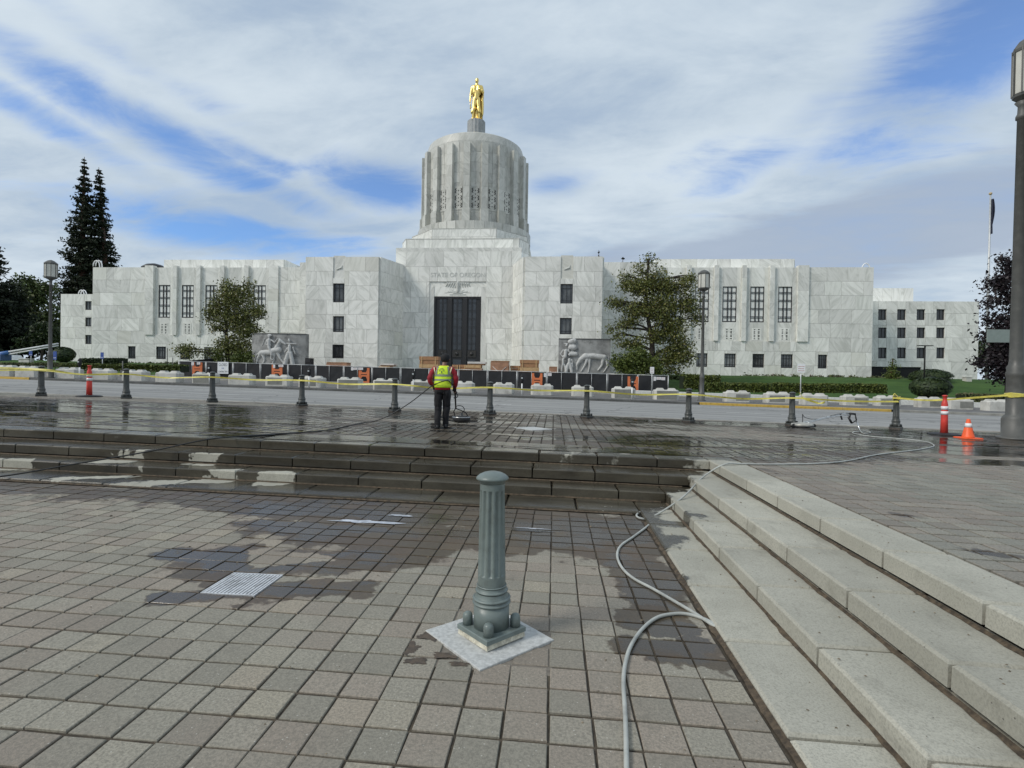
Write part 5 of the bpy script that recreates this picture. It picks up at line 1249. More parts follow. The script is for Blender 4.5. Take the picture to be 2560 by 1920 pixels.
q2=MB(); q2.add([q.v[i] for i in (20,21,44,45,22,46)],[(0,1,3,2),(1,4,5,3)]); 
q2=MB(); vs=[]
for zz,rr_ in((.13,.1148),(.20,.1000)):
    for an in(-.95,-.75,-.55): vs.append(((rr_+.001)*math.cos(an),(rr_+.001)*math.sin(an),zz))
q2.add(vs,[(0,1,4,3),(1,2,5,4)]); q2.build('patch',M_RUB,t)
# ---- crates and wrapped goods behind the fence
M_WOOD=simple('crate_wood',(.33,.175,.085),.75,var=.2,scale=2,bump=.2,dirt=((.16,.09,.05),2,.4))
M_WOODL=simple('raw_timber',(.46,.30,.15),.75,var=.15,scale=3)
M_TARP=simple('brown_wrap',(.32,.17,.10),.45,var=.2,scale=1.5,bump=.5,bscale=4)
M_CLEAR=simple('pale_plastic_wrap',(.58,.55,.52),.35,var=.1,scale=1,bump=.4,bscale=4)
def crate(label,fr,a,c,yt,kind,Y):
    A=atY(*fr(a,yt),Y); C_=atY(*fr(c,yt),Y); z=terr((A.x+C_.x)/2,Y)+.05; wd=C_.x-A.x; hh=A.z-z
    t=thing('crate',label,'crate',((A.x+C_.x)/2,Y,z)); dp=min(1.4,wd*.8)
    if kind in('wood','stack'):
        n=6
        for k in range(n):
            q=MB(); e=.05 if k==n-2 else 0; q.box(-wd/2+e,wd/2-e,-dp/2+e,dp/2-e,hh*k/n+.02,hh*(k+1)/n-.01); q.build('board',M_WOOD if k%3 else M_WOODL,t)
        for s in(-1,1):
            q=MB(); q.box(s*wd*.36-.06,s*wd*.36+.06,-dp/2-.03,-dp/2-.002,0,hh*.98); q.build('batten',M_WOODL,t)
    elif kind=='lumber':
        for k in range(5):
            q=MB(); q.box(-wd/2,wd/2-.1*k,-dp/2,dp/2,hh*k/6+.03,hh*(k+1)/6-.02); q.build('timber',M_WOOD if k%2 else M_WOODL,t)
        q=MB(); q.box(-wd*.38,wd*.58,-dp/2-.1,dp/2+.1,hh*.90,hh); q.build('lid',M_CLEAR,t)
        q=MB(); q.box(-wd*.38,wd*.5,-dp/2,dp/2,hh*.83,hh*.895); q.build('batten',M_WOOD,t)
    else:
        q=MB(); q.prism([(-wd/2,-dp/2),(wd/2,-dp/2),(wd/2,dp/2),(-wd/2,dp/2)],0,hh*.95,None,[(-wd*.48,-dp*.46),(wd*.46,-dp*.48),(wd*.47,dp*.45),(-wd*.45,dp*.47)]); q.build('wrapped_load',M_TARP,t)
        q=MB(); q.box(-wd*.46,wd*.48,-dp*.5,dp*.5,hh*.955,hh); q.build('lid',M_WOOD,t)
        for s in(-1,1):
            q=MB(); q.tube([(s*-wd*.36,-dp*.5-.02,hh*.72),(s*wd*.22,-dp*.5-.02,hh*.25)],.03,5); q.build('strap',M_CLEAR,t)
crate('tall two-tier wooden crate left of the door behind the worker',zB,1427,1575,920,'stack',64)
crate('low timber stack with a pale lid in front of the door',zB,1788,1935,962,'lumber',64)
crate('small raw timber box left of the low stack',zB,1732,1785,985,'wood',65)
crate('brown wrapped pallet load with crossed straps',zB,1982,2130,955,'wrap',64)
crate('short raw timber pile right of the strapped load',zC,240,318,993,'wood',65)
crate('open-sided wooden crate with an overhanging lid, rightmost',zC,318,467,947,'stack',64)
crate('small wooden boxes below the left splayed wall',zB,1110,1222,977,'lumber',64)
crate('flat brown wrapped bundle below the left front block windows',zB,697,865,966,'wrap',64)
crate('pale wrapped bundle left of the wagon relief',zC,545,612,1000,'wrap',64)
crate('small pale box just right of the worker',zB,1680,1728,985,'wood',65)
x0,x1,z0_,z1_=on_fence(zB(514,932),zB(560,978),63); t=thing('equipment_box','black box standing right of the horse relief','box',((x0+x1)/2,63,terr(x0,63))); q=MB(); q.bbox(x0,x1,63,63.8,terr(x0,63),z1_,.03); q.build('body',M_GRIL,t,True)
q=MB(); q.box(x0+.1,x1-.1,62.97,62.995,z1_-.5,z1_-.1); q.build('panel',M_FRAME,t,True)
# ---- carved relief walls
M_REL=simple('weathered_relief_marble',(.27,.27,.26),.75,var=.25,scale=1.2,dirt=((.07,.068,.066),.8,.9))
M_RELF=simple('relief_figure_marble',(.50,.50,.485),.7,var=.15,scale=1.5,dirt=((.12,.12,.115),1.5,.75))
YR=64.5
def relief_wall(label,pa,pb,curve):
    A=atY(*pa,YR); C_=atY(*pb,YR); t=thing('relief_wall',label,'monument',((A.x+C_.x)/2,YR,terr(A.x,YR)-.2)); zb=terr(A.x,YR)-.2; n=14; W=C_.x-A.x
    q=MB(); poly=[]
    f=lambda u:(A.x+W*u, YR-curve*(1-(2*u-1)**2)+curve*.3)
    front=[f(i/n) for i in range(n+1)]; poly=front+[(x,y+.9) for x,y in reversed(front)]
    q.prism(poly,zb,A.z); q.build('slab',M_REL,t,True)
    q=MB(); q.prism([(x-.0,y-.06) for x,y in front]+[(x,y+.95) for x,y in reversed(front)],A.z+.002,A.z+.10); q.build('coping',simple('relief_coping',(.10,.10,.095),.8) if 'relief_coping' not in MATS else MATS['relief_coping'],t,True)
    return t,A,C_,f,zb
t,A,C_,f,zb=relief_wall('curved marble wall carved with a rider on a horse and a guide',zB(90,742),zB(515,752),.5)
W=C_.x-A.x; Hh=A.z-zb
def rp(u,v,dy=.0): x,y=f(u); return (x,y-.02-dy,A.z-v*3.95)        # u across, v down the visible panel
def rcap(L): return [(rp(*a[:2],a[3] if len(a)>3 else 0),a[2],rp(*b_[:2],b_[3] if len(b_)>3 else 0),b_[2]) for a,b_ in L]
horse=rcap([((.22,.60,.34),(.42,.58,.36)),((.40,.55,.36),(.55,.50,.38)),((.50,.45,.30),(.57,.22,.20)),((.56,.20,.20),(.66,.32,.13)),((.55,.17,.08),(.54,.12,.04)),
 ((.20,.62,.26),(.13,.80,.15)),((.13,.80,.14),(.10,1.0,.11)),((.24,.66,.24),(.28,.82,.15)),((.28,.82,.13),(.22,1.0,.10)),((.52,.60,.22),(.58,.80,.13)),((.58,.80,.12),(.66,.98,.10)),((.46,.64,.2),(.45,.85,.12)),((.45,.85,.11),(.42,1.0,.09)),((.19,.55,.10),(.09,.70,.08)),((.09,.70,.08),(.05,.97,.05))])
rider=rcap([((.37,.40,.22,.15),(.37,.20,.24,.15)),((.37,.10,.15,.15),(.38,.05,.12,.15)),((.33,.20,.10,.18),(.30,.34,.09,.18)),((.30,.34,.08,.18),(.41,.36,.07,.2)),((.42,.2,.10,.18),(.48,.28,.08,.18)),((.48,.28,.07,.18),(.53,.14,.06,.18)),((.38,.44,.16,.25),(.43,.60,.13,.25)),((.43,.60,.11,.25),(.41,.80,.08,.25)),((.41,.80,.08,.25),(.45,.82,.06,.25)),((.27,.16,.07),(.22,.38,.05)),((.36,.05,.18,.12),(.40,.05,.16,.12))])
guide=rcap([((.74,.38,.20,.1),(.74,.60,.22,.1)),((.73,.17,.13,.12),(.74,.22,.14,.12)),((.70,.30,.10,.15),(.86,.31,.07,.15)),((.72,.60,.24,.1),(.66,.98,.30,.05)),((.76,.60,.24,.1),(.80,.98,.28,.05)),((.80,.42,.10,.12),(.84,.62,.07,.12)),((.70,.45,.09,.12),(.66,.58,.08,.12))])
fuse('horse_and_rider',horse+rider,M_RELF,.055,t,True,3); fuse('guide_figure',guide,M_RELF,.055,t,True,3)
t,A,C_,f,zb=relief_wall('marble wall carved with a family, a covered wagon and an ox',zC(622,783),zC(1033,784),.12)
W=C_.x-A.x
wagon=rcap([((.22,.08,.30),(.30,.05,.32)),((.23,.25,.36),(.30,.25,.36)),((.24,.45,.32),(.33,.45,.28))])
fam=rcap([((.14,.36,.22,.2),(.13,.55,.22,.2)),((.15,.20,.14,.2),(.16,.17,.13,.2)),((.09,.33,.09,.22),(.04,.46,.08,.22)),((.04,.46,.08,.22),(.09,.56,.06,.22)),((.19,.33,.10,.22),(.23,.48,.08,.22)),((.10,.14,.05,.2),(.17,.14,.09,.2)),((.09,.62,.14,.3),(.09,.78,.15,.3)),((.09,.54,.10,.3),(.09,.53,.10,.3)),((.08,.78,.11,.3),(.06,1.0,.10,.3)),((.12,.78,.1,.3),(.14,.98,.1,.3)),((.21,.62,.17,.3),(.21,.75,.2,.3)),((.20,.47,.11,.3),(.21,.50,.11,.3)),((.19,.76,.18,.3),(.15,1.0,.22,.25)),((.23,.76,.18,.3),(.26,1.0,.2,.25)),((.26,.62,.07,.3),(.28,.85,.06,.3))])
ox=rcap([((.50,.52,.34),(.68,.50,.33)),((.66,.50,.32),(.88,.54,.34)),((.52,.50,.34),(.42,.62,.26)),((.42,.62,.24),(.36,.78,.18)),((.36,.78,.18),(.36,.92,.12)),((.34,.66,.06),(.30,.62,.04)),((.42,.70,.06),(.47,.68,.04)),((.55,.62,.22),(.51,.80,.12)),((.51,.80,.11),(.44,.98,.10)),((.60,.62,.18),(.60,.82,.11)),((.60,.82,.1),(.58,1.0,.09)),((.86,.60,.27),(.84,.78,.14)),((.84,.78,.14),(.77,.93,.12)),((.92,.60,.2),(.95,.80,.12)),((.95,.80,.1),(.88,.98,.09)),((.97,.52,.06),(.99,.85,.04))])
fuse('covered_wagon',wagon,M_RELF,.06,t,True,3); fuse('family_figures',fam,M_RELF,.055,t,True,3); fuse('ox',ox,M_RELF,.06,t,True,3)
# ---- flagpole, van and boom at the far left
Y=75; a=atY(2478,488,Y); bs=atY(2466,910,Y); t=thing('flagpole','tall white flagpole with a limp dark flag at right','flagpole',(bs.x,Y,terr(bs.x,Y)))
hh=a.z-terr(bs.x,Y); q=MB(); q.lathe([(.16,0),(.14,hh*.5),(.09,hh)],10); q.build('pole',M_GALV,t); q=MB(); q.lathe([(.02,hh),(.16,hh+.08),(.2,hh+.2),(.16,hh+.33),(.02,hh+.4)],12); q.build('finial',simple('finial_gold',(.45,.35,.2),.4),t)
fl_=MB(); vs=[]
for i in range(9):
    for j in range(7):
        vs.append((.12+.32*j/6*(.35+.65*math.sin(math.pi*min(1,(i+1)/7))),.22*math.sin(j*1.7+i*.3),hh-.5-4.6*i/8))
fl_.add(vs,[(i*7+j,i*7+j+1,i*7+j+8,i*7+j+7) for i in range(8) for j in range(6)],None,True); fl_.build('flag',simple('navy_flag',(.02,.025,.05),.8),t)
Y=78; p=atY(*zA(60,955),Y); t=thing('van','white van parked at the far left beneath the dark trees','van',(p.x,Y,p.z-.9))
q=MB(); q.prism([(-2.4,0.35),(2.3,.35),(2.4,.9),(2.0,1.1),(1.3,1.85),(-2.3,1.9),(-2.4,1.6)],-.9,.9,Matrix(((1,0,0,0),(0,0,1,0),(0,1,0,0),(0,0,0,1)))); q.build('body',simple('van_white',(.62,.64,.65),.35),t)
for a_,c_x in((-2.0,-1.1),(-.95,0),(.15,1.15)):
    q=MB(); q.box(a_,c_x,-.93,-.902,1.15,1.7); q.build('window',M_PANE,t)
for xx in(-1.6,1.5):
    q=MB(); q.lathe([(.10,-.08),(.34,-.06),(.34,.06),(.10,.08)],16,Matrix.Translation((xx,-.88,.34))@Matrix.Rotation(math.pi/2,4,'X')); q.build('wheel',M_RUB,t)
Y=72; a=atY(*zA(-60,912),Y); c=atY(*zA(70,890),Y); d=atY(*zA(460,826),Y)
t=thing('lift_boom','blue and white lift boom lying across the far left','boom lift',(a.x,Y,terr(a.x,Y)))
q=MB(); q.tube([a,c],.33,6); q.build('lower_boom',simple('boom_blue',(.06,.16,.40),.5),t,True)
q=MB(); q.tube([c+Vector((0,0,.12)),d+Vector((0,0,.12))],[.15,.13],6); q.tube([c-Vector((0,0,.25)),d-Vector((0,0,.18))],[.12,.10],6); q.build('upper_boom',simple('boom_white',(.60,.62,.62),.5),t,True)
q=MB(); q.bbox(a.x-1,a.x+2.2,Y-.8,Y+.8,terr(a.x,Y),a.z+.2,.1); q.build('chassis',simple('boom_chassis',(.05,.10,.22),.6),t,True)
# low stone markers beyond the right lawn
for (fr,a,c,yt,yb,Y,lab) in [(zD,1757,1800,1080,1140,72,'upright grey stone marker at the corner of the low right wing'),(zD,1840,1960,1112,1148,74,'long pale stone marker right of the corner'),(zA,147,228,935,962,70,'grey stone planter near the van')]:
    x0,x1,z0_,z1_=on_fence(fr(a,yt),fr(c,yb),Y); t=thing('stone_marker',lab,'marker',((x0+x1)/2,Y,z0_-.6)); q=MB(); q.bbox(x0,x1,Y,Y+.7,z0_-.6,z1_-.1,.04); q.build('stone',M_BLK,t,True); q=MB(); q.bbox(x0-.06,x1+.06,Y-.06,Y+.76,z1_-.098,z1_,.03); q.build('top',M_BLK,t,True)
# ------------------------------------------------------------------ gilded statue
M_GOLD=simple('gold_leaf',(.84,.62,.21),.30,1.0,var=.10,scale=1.5)
sz0=zp1; sH=atY(1193,194,YD).z-zp1; s=sH/1.02
stt=thing('gilded_statue','gilded bearded pioneer statue with a cloak on top of the drum','statue',(X0-.0,YD,zp1))
def G(L): return [((a[0]*s,a[1]*s,a[2]*s),a[3]*s,(b_[0]*s,b_[1]*s,b_[2]*s),b_[3]*s) for a,b_ in L]
bodyS=G([((-.09,-.02,.05,.028),(-.075,-.02,.28,.045)),((-.075,-.02,.28,.045),(-.045,0,.53,.062)),((.075,-.02,.05,.028),(.065,-.03,.28,.045)),((.065,-.03,.28,.045),(.04,0,.53,.062)),
 ((-.09,-.02,.045,.026),(-.105,-.09,.035,.022)),((.075,-.02,.045,.026),(.095,-.09,.035,.022)),((-.10,-.02,.22,.052),(-.065,-.02,.30,.055)),((.08,-.03,.22,.052),(.06,-.02,.30,.055)),
 ((0,0,.54,.075),(0,0,.66,.080)),((-.04,0,.66,.075),(-.055,0,.78,.072)),((.04,0,.66,.075),(.055,0,.78,.072)),((-.09,0,.80,.045),(.09,0,.80,.045)),((0,0,.80,.05),(0,-.005,.88,.036)),
 ((0,-.005,.93,.046),(.005,-.01,.96,.045)),((.005,-.05,.91,.024),(.006,-.045,.895,.018)),((0,.02,.965,.046),(0,.02,.93,.040)),
 ((-.12,0,.80,.040),(-.155,.0,.64,.032)),((-.155,0,.64,.031),(-.165,-.03,.50,.024)),((-.165,-.03,.50,.022),(-.165,-.04,.45,.016)),((-.172,-.055,.46,.009),(-.172,-.06,.425,.006)),((-.158,-.055,.455,.009),(-.156,-.06,.42,.006)),
 ((.12,0,.80,.042),(.165,-.01,.67,.034)),((.165,-.01,.67,.032),(.10,-.09,.69,.026)),((.10,-.09,.69,.024),(.075,-.10,.72,.018)),((.07,-.11,.73,.009),(.06,-.12,.70,.007)),((.09,-.12,.72,.009),(.08,-.125,.695,.007))])
fuse('body',bodyS,M_GOLD,.009*s,stt,False,3)
q=MB(); vs=[]; nr=14
for i in range(nr):
    z=(.82-.76*i/(nr-1)); 
    for j in range(13):
        u=-1+2*j/12; wd=.135+.02*math.sin(i*.5); x=(u*wd+.025)*s; y=(.055+.03*(1-u*u)+.012*math.sin(j*2.3+i*.12)+.02*i/nr)*s
        vs.append((x,y,z*s))
q.add(vs,[(i*13+j,i*13+j+1,(i+1)*13+j+1,(i+1)*13+j) for i in range(nr-1) for j in range(12)],None,True)
ck=q.build('cloak',M_GOLD,stt); sm=ck.modifiers.new('thick','SOLIDIFY'); sm.thickness=.014*s
q=MB(); q.tube([(.135*s,.02*s,.66*s),(.150*s,.03*s,.45*s),(.145*s,.05*s,.22*s),(.11*s,.06*s,.08*s)],[.03*s,.035*s,.035*s,.03*s],8); q.build('cloak_fold',M_GOLD,stt)
q=MB(); q.tube([(-.165*s,-.05*s,.44*s),(-.15*s,-.04*s,.34*s)],.010*s,6); q.prism([(-.168*s,.29*s),(-.135*s,.29*s),(-.138*s,.35*s),(-.160*s,.36*s)],-.012*s,.012*s,Matrix(((1,0,0,0),(0,0,1,-.045*s),(0,1,0,0),(0,0,0,1)))); q.build('axe',M_GOLD,stt)
q=MB(); q.lathe([(.17*s,-.03*s),(.175*s,.01*s),(.15*s,.035*s),(.08*s,.05*s),(.01*s,.055*s)],28); q.build('base',M_GOLD,stt)
q=MB(); q.lathe([(.05*s,.03*s),(.06*s,.10*s),(.045*s,.20*s),(.05*s,.28*s),(.02*s,.33*s)],9,Matrix.Translation((.01*s,.04*s,0)),False); q.build('stump',M_GOLD,stt)
stt.scale=(.88,.92,1)
# ------------------------------------------------------------------ the worker
PP=plane(1105,1070); PS=1.0
per=thing('person','worker seen from behind in a yellow vest, red sleeves and dark trousers','person',(PP.x,PP.y,gz(PP.x)),R_(6)); per.scale=(1,1,1)
M_SKIN=simple('skin',(.20,.11,.075),.5,var=.06)
M_SHIRT=simple('red_shirt',(.30,.012,.022),.8,var=.15,scale=9,bump=.4,bscale=14)
M_VEST=simple('lime_vest',(.60,.80,.03),.7,var=.06,scale=8,bump=.4,bscale=12)
M_GREYT=simple('reflective_tape',(.21,.24,.19),.45,var=.08)
M_TROU=simple('dark_trousers',(.013,.0125,.0145),.9,var=.3,scale=7,bump=.6,bscale=12)
M_BLACK=simple('black_cloth',(.010,.010,.011),.85,var=.3)
M_BOOT=simple('black_boot',(.010,.010,.010),.45,var=.3)
# body: head, neck, arms with hands, trunk and legs as one surface under the clothes
LH=Vector((-.185,.12,.835)); RHn=Vector((.235,.20,.80))
def finger(root,d,curl,L,r0):
    p=[Vector(root)]; d=Vector(d).normalized(); ax=Vector(curl).normalized(); out=[]
    for k,l in enumerate((.45,.32,.23)):
        q_=p[-1]+d*L*l; out.append((tuple(p[-1]),r0*(1-.12*k),tuple(q_),r0*(1-.12*(k+1)))); p.append(q_); d=(d+ax*.75).normalized()
    return out
bc=[((0,0,.80),.11,(0,.02,.95),.115),((0,.02,.95),.115,(0,.05,1.15),.125),((-.10,.06,1.22),.075,(.10,.06,1.22),.075),((.01,.08,1.27),.05,(.025,.115,1.37),.048),((.03,.135,1.43),.078,(.03,.14,1.485),.080),((.03,.215,1.43),.016,(.03,.222,1.415),.014),((-.055,.13,1.43),.018,(-.06,.125,1.45),.014),((.115,.13,1.43),.018,(.12,.125,1.45),.014),
 ((-.17,.06,1.235),.055,(-.255,.0,1.03),.045),((-.255,.0,1.03),.043,tuple(LH+Vector((-.01,-.05,.05))),.03),((.175,.065,1.235),.055,(.255,.05,1.02),.045),((.255,.05,1.02),.043,tuple(RHn+Vector((.0,-.05,.05))),.03),
 ((-.083,0,.79),.075,(-.092,.02,.44),.045),((-.092,.02,.44),.044,(-.086,-.045,.09),.04),((.08,0,.79),.075,(.080,.068,.44),.045),((.080,.068,.44),.044,(.065,.07,.09),.04),((-.087,-.045,.06),.038,(-.088,.05,.035),.03),((.066,.07,.06),.038,(.068,.17,.035),.03)]
for H_,sx in((LH,-1),(RHn,1)):
    bc.append((tuple(H_+Vector((0,-.04,.045))),.030,tuple(H_+Vector((0,.0,-.0))),.034)); 
    for k in range(4): bc+=finger(H_+Vector((-sx*.028+sx*.019*k,.02,-.018)),(0,.6,-.7),(-sx*.1,-.9,-.2),.075-.007*abs(k-1.4),.0085)
    bc+=finger(H_+Vector((-sx*.03,.0,.0)),(-sx*.7,.6,-.3),(sx*.6,.2,-.4),.055,.010)
fuse('body',bc,M_SKIN,.0085,per,False,2)
# shirt
q=MB(); q.loft([(0,0,.80,.165,.135),(0,.01,.86,.165,.13),(0,.03,1.0,.165,.13),(.0,.05,1.12,.18,.135),(.0,.06,1.22,.185,.12),(.01,.07,1.275,.13,.09),(.015,.085,1.31,.075,.07)],24,wob=.05)
q.tube(catmull([(-.15,.06,1.245),(-.215,.04,1.17),(-.265,.0,1.04),(-.255,.02,.95),tuple(LH+Vector((-.012,-.045,.05)))],5),[.064,.064,.063,.060,.058,.060,.062,.058,.055,.057,.060,.056,.050,.052,.050,.046,.049,.046,.042,.044,.042],12)
q.tube(catmull([(.15,.065,1.245),(.22,.06,1.17),(.265,.05,1.04),(.262,.09,.93),tuple(RHn+Vector((0.0,-.045,.05)))],5),[.064,.064,.063,.060,.058,.060,.062,.058,.055,.057,.060,.056,.050,.052,.050,.046,.049,.046,.042,.044,.042],12)
q.build('shirt',M_SHIRT,per)
# vest
vsec=[(0,.005,.845,.182,.150),(0,.015,.90,.178,.146),(0,.03,1.0,.174,.142),(0,.05,1.10,.180,.145),(0,.058,1.19,.176,.138),(.0,.065,1.245,.155,.118),(.01,.072,1.28,.125,.095),(.015,.08,1.30,.09,.08)]
def vat(z,g=.004):
    for a,c in zip(vsec[:-1],vsec[1:]):
        if a[2]<=z<=c[2]:
            t_=(z-a[2])/(c[2]-a[2]); return tuple(a[i]+(c[i]-a[i])*t_ for i in range(5))
q=MB(); q.loft(vsec,40,wob=.045,seed=2); q.build('vest',M_VEST,per)
def vring(z0,z1,a0=0,a1=2*math.pi,g=.004,n=40):
    q=MB(); rows=[]
    for z in(z0,(z0+z1)/2,z1):
        cx,cy,_,rx,ry=vat(z); row=[]
        for i in range(n+1):
            a=a0+(a1-a0)*i/n; w_=1+.045*mnoise.noise(Vector((math.cos(a)*2.2+2,math.sin(a)*2.2,z*9))); row.append((cx+(rx*w_+g)*math.cos(a),cy+(ry*w_+g)*math.sin(a),z))
        rows.append(row)
    vs=[p for r_ in rows for p in r_]; m_=n+1
    q.add(vs,[(k*m_+i,k*m_+i+1,(k+1)*m_+i+1,(k+1)*m_+i) for k in range(2) for i in range(n)],None,True); return q
for z0,z1 in((.985,1.022),(1.075,1.118)):
    vring(z0,z1).build('reflective_band',M_GREYT,per)
for sgn in(-1,1):
    a=-math.pi/2+sgn*.78; q=MB(); vs=[]
    zs=[1.118,1.15,1.19,1.22,1.25,1.275]
    for z in zs:
        cx,cy,_,rx,ry=vat(z)
        for da in(-.13,.13): vs.append((cx+(rx+.007)*math.cos(a+da),cy+(ry+.007)*math.sin(a+da),z))
    q.add(vs,[(2*i,2*i+1,2*i+3,2*i+2) for i in range(len(zs)-1)],None,True); q.build('shoulder_band',M_GREYT,per)
    aa=0 if sgn>0 else math.pi        # pale bound armhole
    q=MB(); q.tube([(sgn*.165+ .02*sgn*math.cos(t_),.06+.095*math.sin(t_),1.185+.085*math.cos(t_)) for t_ in [k*.5236 for k in range(13)]],.011,6); q.build('armhole_trim',simple('vest_trim',(.72,.74,.45),.7) if 'vest_trim' not in MATS else MATS['vest_trim'],per)
# printed tree emblem and two lines of lettering on the back
em=MB(); 
def on_back(x,z,g=.0075):
    cx,cy,_,rx,ry=vat(z); c_=max(-.99,min(.99,(x-cx)/(rx+g))); return (x,cy-(ry+g)*math.sqrt(1-c_*c_),z)
def blot(x,z,w_,h_,rot=0):
    P=[]
    for k in range(6):
        a=k*math.pi/3; u=w_*math.cos(a); v=h_*math.sin(a); P.append(on_back(x+u*math.cos(rot)-v*math.sin(rot),z+u*math.sin(rot)+v*math.cos(rot)))
    em.add(P,[(0,1,2,3,4,5)])
ox_=-.02
em.add([on_back(ox_-.010,1.150),on_back(ox_+.014,1.150),on_back(ox_+.008,1.195),on_back(ox_-.004,1.195)],[(0,1,2,3)])
for k in range(11):
    a=math.pi*(-.08+1.16*k/10); blot(ox_+.052*math.cos(a),1.198+.046*math.sin(a),.0115,.005,a); 
    if k%2==0: blot(ox_+.030*math.cos(a),1.200+.026*math.sin(a),.010,.0045,a+.3)
for zz,n_ in((1.140,9),(1.128,10)):
    for k in range(n_): blot(ox_-.05+.1*k/(n_-1),zz,.0042,.0032)
em.build('back_print',simple('vest_print',(.05,.12,.05),.7),per)['kind']='stuff'
# trousers, boots, cap
q=MB()
q.loft([(0,0,.72,.165,.115),(0,0,.80,.168,.125),(0,.005,.865,.160,.125)],24,wob=.04)
for sx,kn,ft in((-1,(-.092,.02),(-.088,-.05)),(1,(.080,.07),(.066,.07))):
    secs=[]
    key=[(.040,ft[0],ft[1]+.012,.064,.078),(.075,ft[0],ft[1]+.008,.058,.066),(.105,ft[0],ft[1]+.004,.068,.072),(.13,ft[0],ft[1]+.0,.060,.066),(.165,ft[0],ft[1],.066,.072),(.22,ft[0]*.97+kn[0]*.03,ft[1]*.8,.062,.070),(.36,kn[0],kn[1]*.8,.070,.078),(.41,kn[0],kn[1],.078,.086),(.44,kn[0],kn[1]+.004,.073,.080),(.48,kn[0],kn[1]*.9,.080,.088),(.56,kn[0]*.99,kn[1]*.7,.080,.090),(.66,sx*.083,.01,.088,.100),(.72,sx*.081,.004,.086,.106),(.79,sx*.080,.0,.088,.108)]
    for a,c in zip(key[:-1],key[1:]):
        for t_ in(0,.5): secs.append((a[1]+(c[1]-a[1])*t_,a[2]+(c[2]-a[2])*t_,a[0]+(c[0]-a[0])*t_,a[3]+(c[3]-a[3])*t_,a[4]+(c[4]-a[4])*t_))
    secs.append((key[-1][1],key[-1][2],key[-1][0],key[-1][3],key[-1][4]))
    q.loft(secs,26,wob=.24,seed=sx*3+1)
q.build('trousers',M_TROU,per)
for sx,ft in((-1,(-.088,-.05)),(1,(.066,.07))):
    q=MB(); q.loft([(ft[0],ft[1]+.045,0,.046,.125),(ft[0],ft[1]+.045,.03,.048,.125),(ft[0],ft[1]+.035,.055,.045,.105),(ft[0],ft[1]+.0,.085,.045,.055),(ft[0],ft[1]+.0,.13,.046,.052)],16); q.build('boot',M_BOOT,per)
q=MB(); q.loft([(.03,.115,1.385,.066,.060),(.03,.125,1.41,.092,.092),(.03,.132,1.47,.099,.108),(.03,.14,1.515,.093,.102),(.03,.14,1.55,.062,.072),(.03,.14,1.563,.02,.025)],22); q.build('hair_and_cap',M_BLACK,per)
q=MB(); q.loft([(.03,.245,1.478,.072,.072),(.03,.25,1.486,.070,.070)],18); q.build('cap_visor',M_BLACK,per)
for H_ in(LH,RHn):
    sg=-1 if H_.x<0 else 1
    q=MB(); q.tube([tuple(H_+Vector((0,-.055,.065))),tuple(H_+Vector((0,-.03,.035))),tuple(H_+Vector((0,.0,.0))),tuple(H_+Vector((0,.012,-.018)))],[.036,.037,.039,.032],12); q.build('glove',M_BLACK,per)
# ------------------------------------------------------------------ scrubbers (surface cleaners)
M_CHROME=simple('bright_steel_tube',(.62,.63,.63),.28,.9,var=.08)
M_TOOLK=simple('tool_black',(.016,.016,.017),.5,var=.2)
M_DISC=simple('disc_cover_grey',(.085,.087,.085),.5,var=.25,scale=8)
HOSEK=simple('black_hose_rubber',(.012,.012,.012),.45,var=.2)
HOSEG=simple('grey_hose_rubber',(.40,.41,.38),.5,var=.15,scale=4,dirt=((.12,.12,.11),6,.4))
W2P=Matrix.Translation(per.location)@Matrix.Rotation(R_(6),4,'Z')
dc=plane(*z5(962,1412)); dc.z=gz(dc.x)
sc=thing('surface_cleaner','round black pressure scrubber being pushed by the worker','scrubber',dc)
q=MB(); q.lathe([(.195,.02),(.208,.03),(.210,.125),(.195,.145),(.12,.155),(.05,.16)],36); q.build('disc',M_TOOLK,sc)
q=MB(); q.lathe([(.211,.118),(.215,.125),(.211,.133)],36); q.build('rim',M_CHROME,sc)
q=MB(); q.lathe([(.055,.13),(.05,.17),(.03,.18),(.028,.215),(.012,.22)],14); q.build('swivel',M_DISC,sc)
hr=W2P@(RHn+Vector((.005,.03,-.03))); hl=W2P@(RHn+Vector((.03,.02,-.07)))
top=Vector(hr)-dc; fork=Vector((-.12,-.10,.33))
q=MB()
q.tube(catmull([(.15,-.02,.13),(.12,-.03,.22),(.02,-.07,.28),tuple(fork)],5),.013,8); q.tube(catmull([(-.15,-.02,.13),(-.17,-.03,.22),(-.17,-.07,.27),tuple(fork)],5),.013,8); q.build('yoke',M_CHROME if False else M_TOOLK,sc)
q=MB(); q.tube([tuple(fork),tuple(fork*.55+top*.45),tuple(top)],.019,10); q.build('wand',M_TOOLK,sc)
q=MB(); q.tube([tuple(top),tuple(top+Vector((.02,.04,-.05))),tuple(top+Vector((.055,.05,-.09))),tuple(top+Vector((.05,.03,-.125))),tuple(top+Vector((-.03,.02,-.15)))],.012,8); q.build('trigger_guard',M_TOOLK,sc)
q=MB(); q.tube([tuple(top+Vector((-.02,-.05,.02))),tuple(top+Vector((.02,.06,-.03)))],.022,10); q.build('grip',M_TOOLK,sc)
q=MB(); q.tube(catmull([(-.0,0,.2),(.07,-.02,.30),(.03,-.05,.38),(-.06,-.08,.40),tuple(fork+Vector((-.01,-.01,.04)))],5),.009,6); q.build('feed_line',HOSEK,sc)
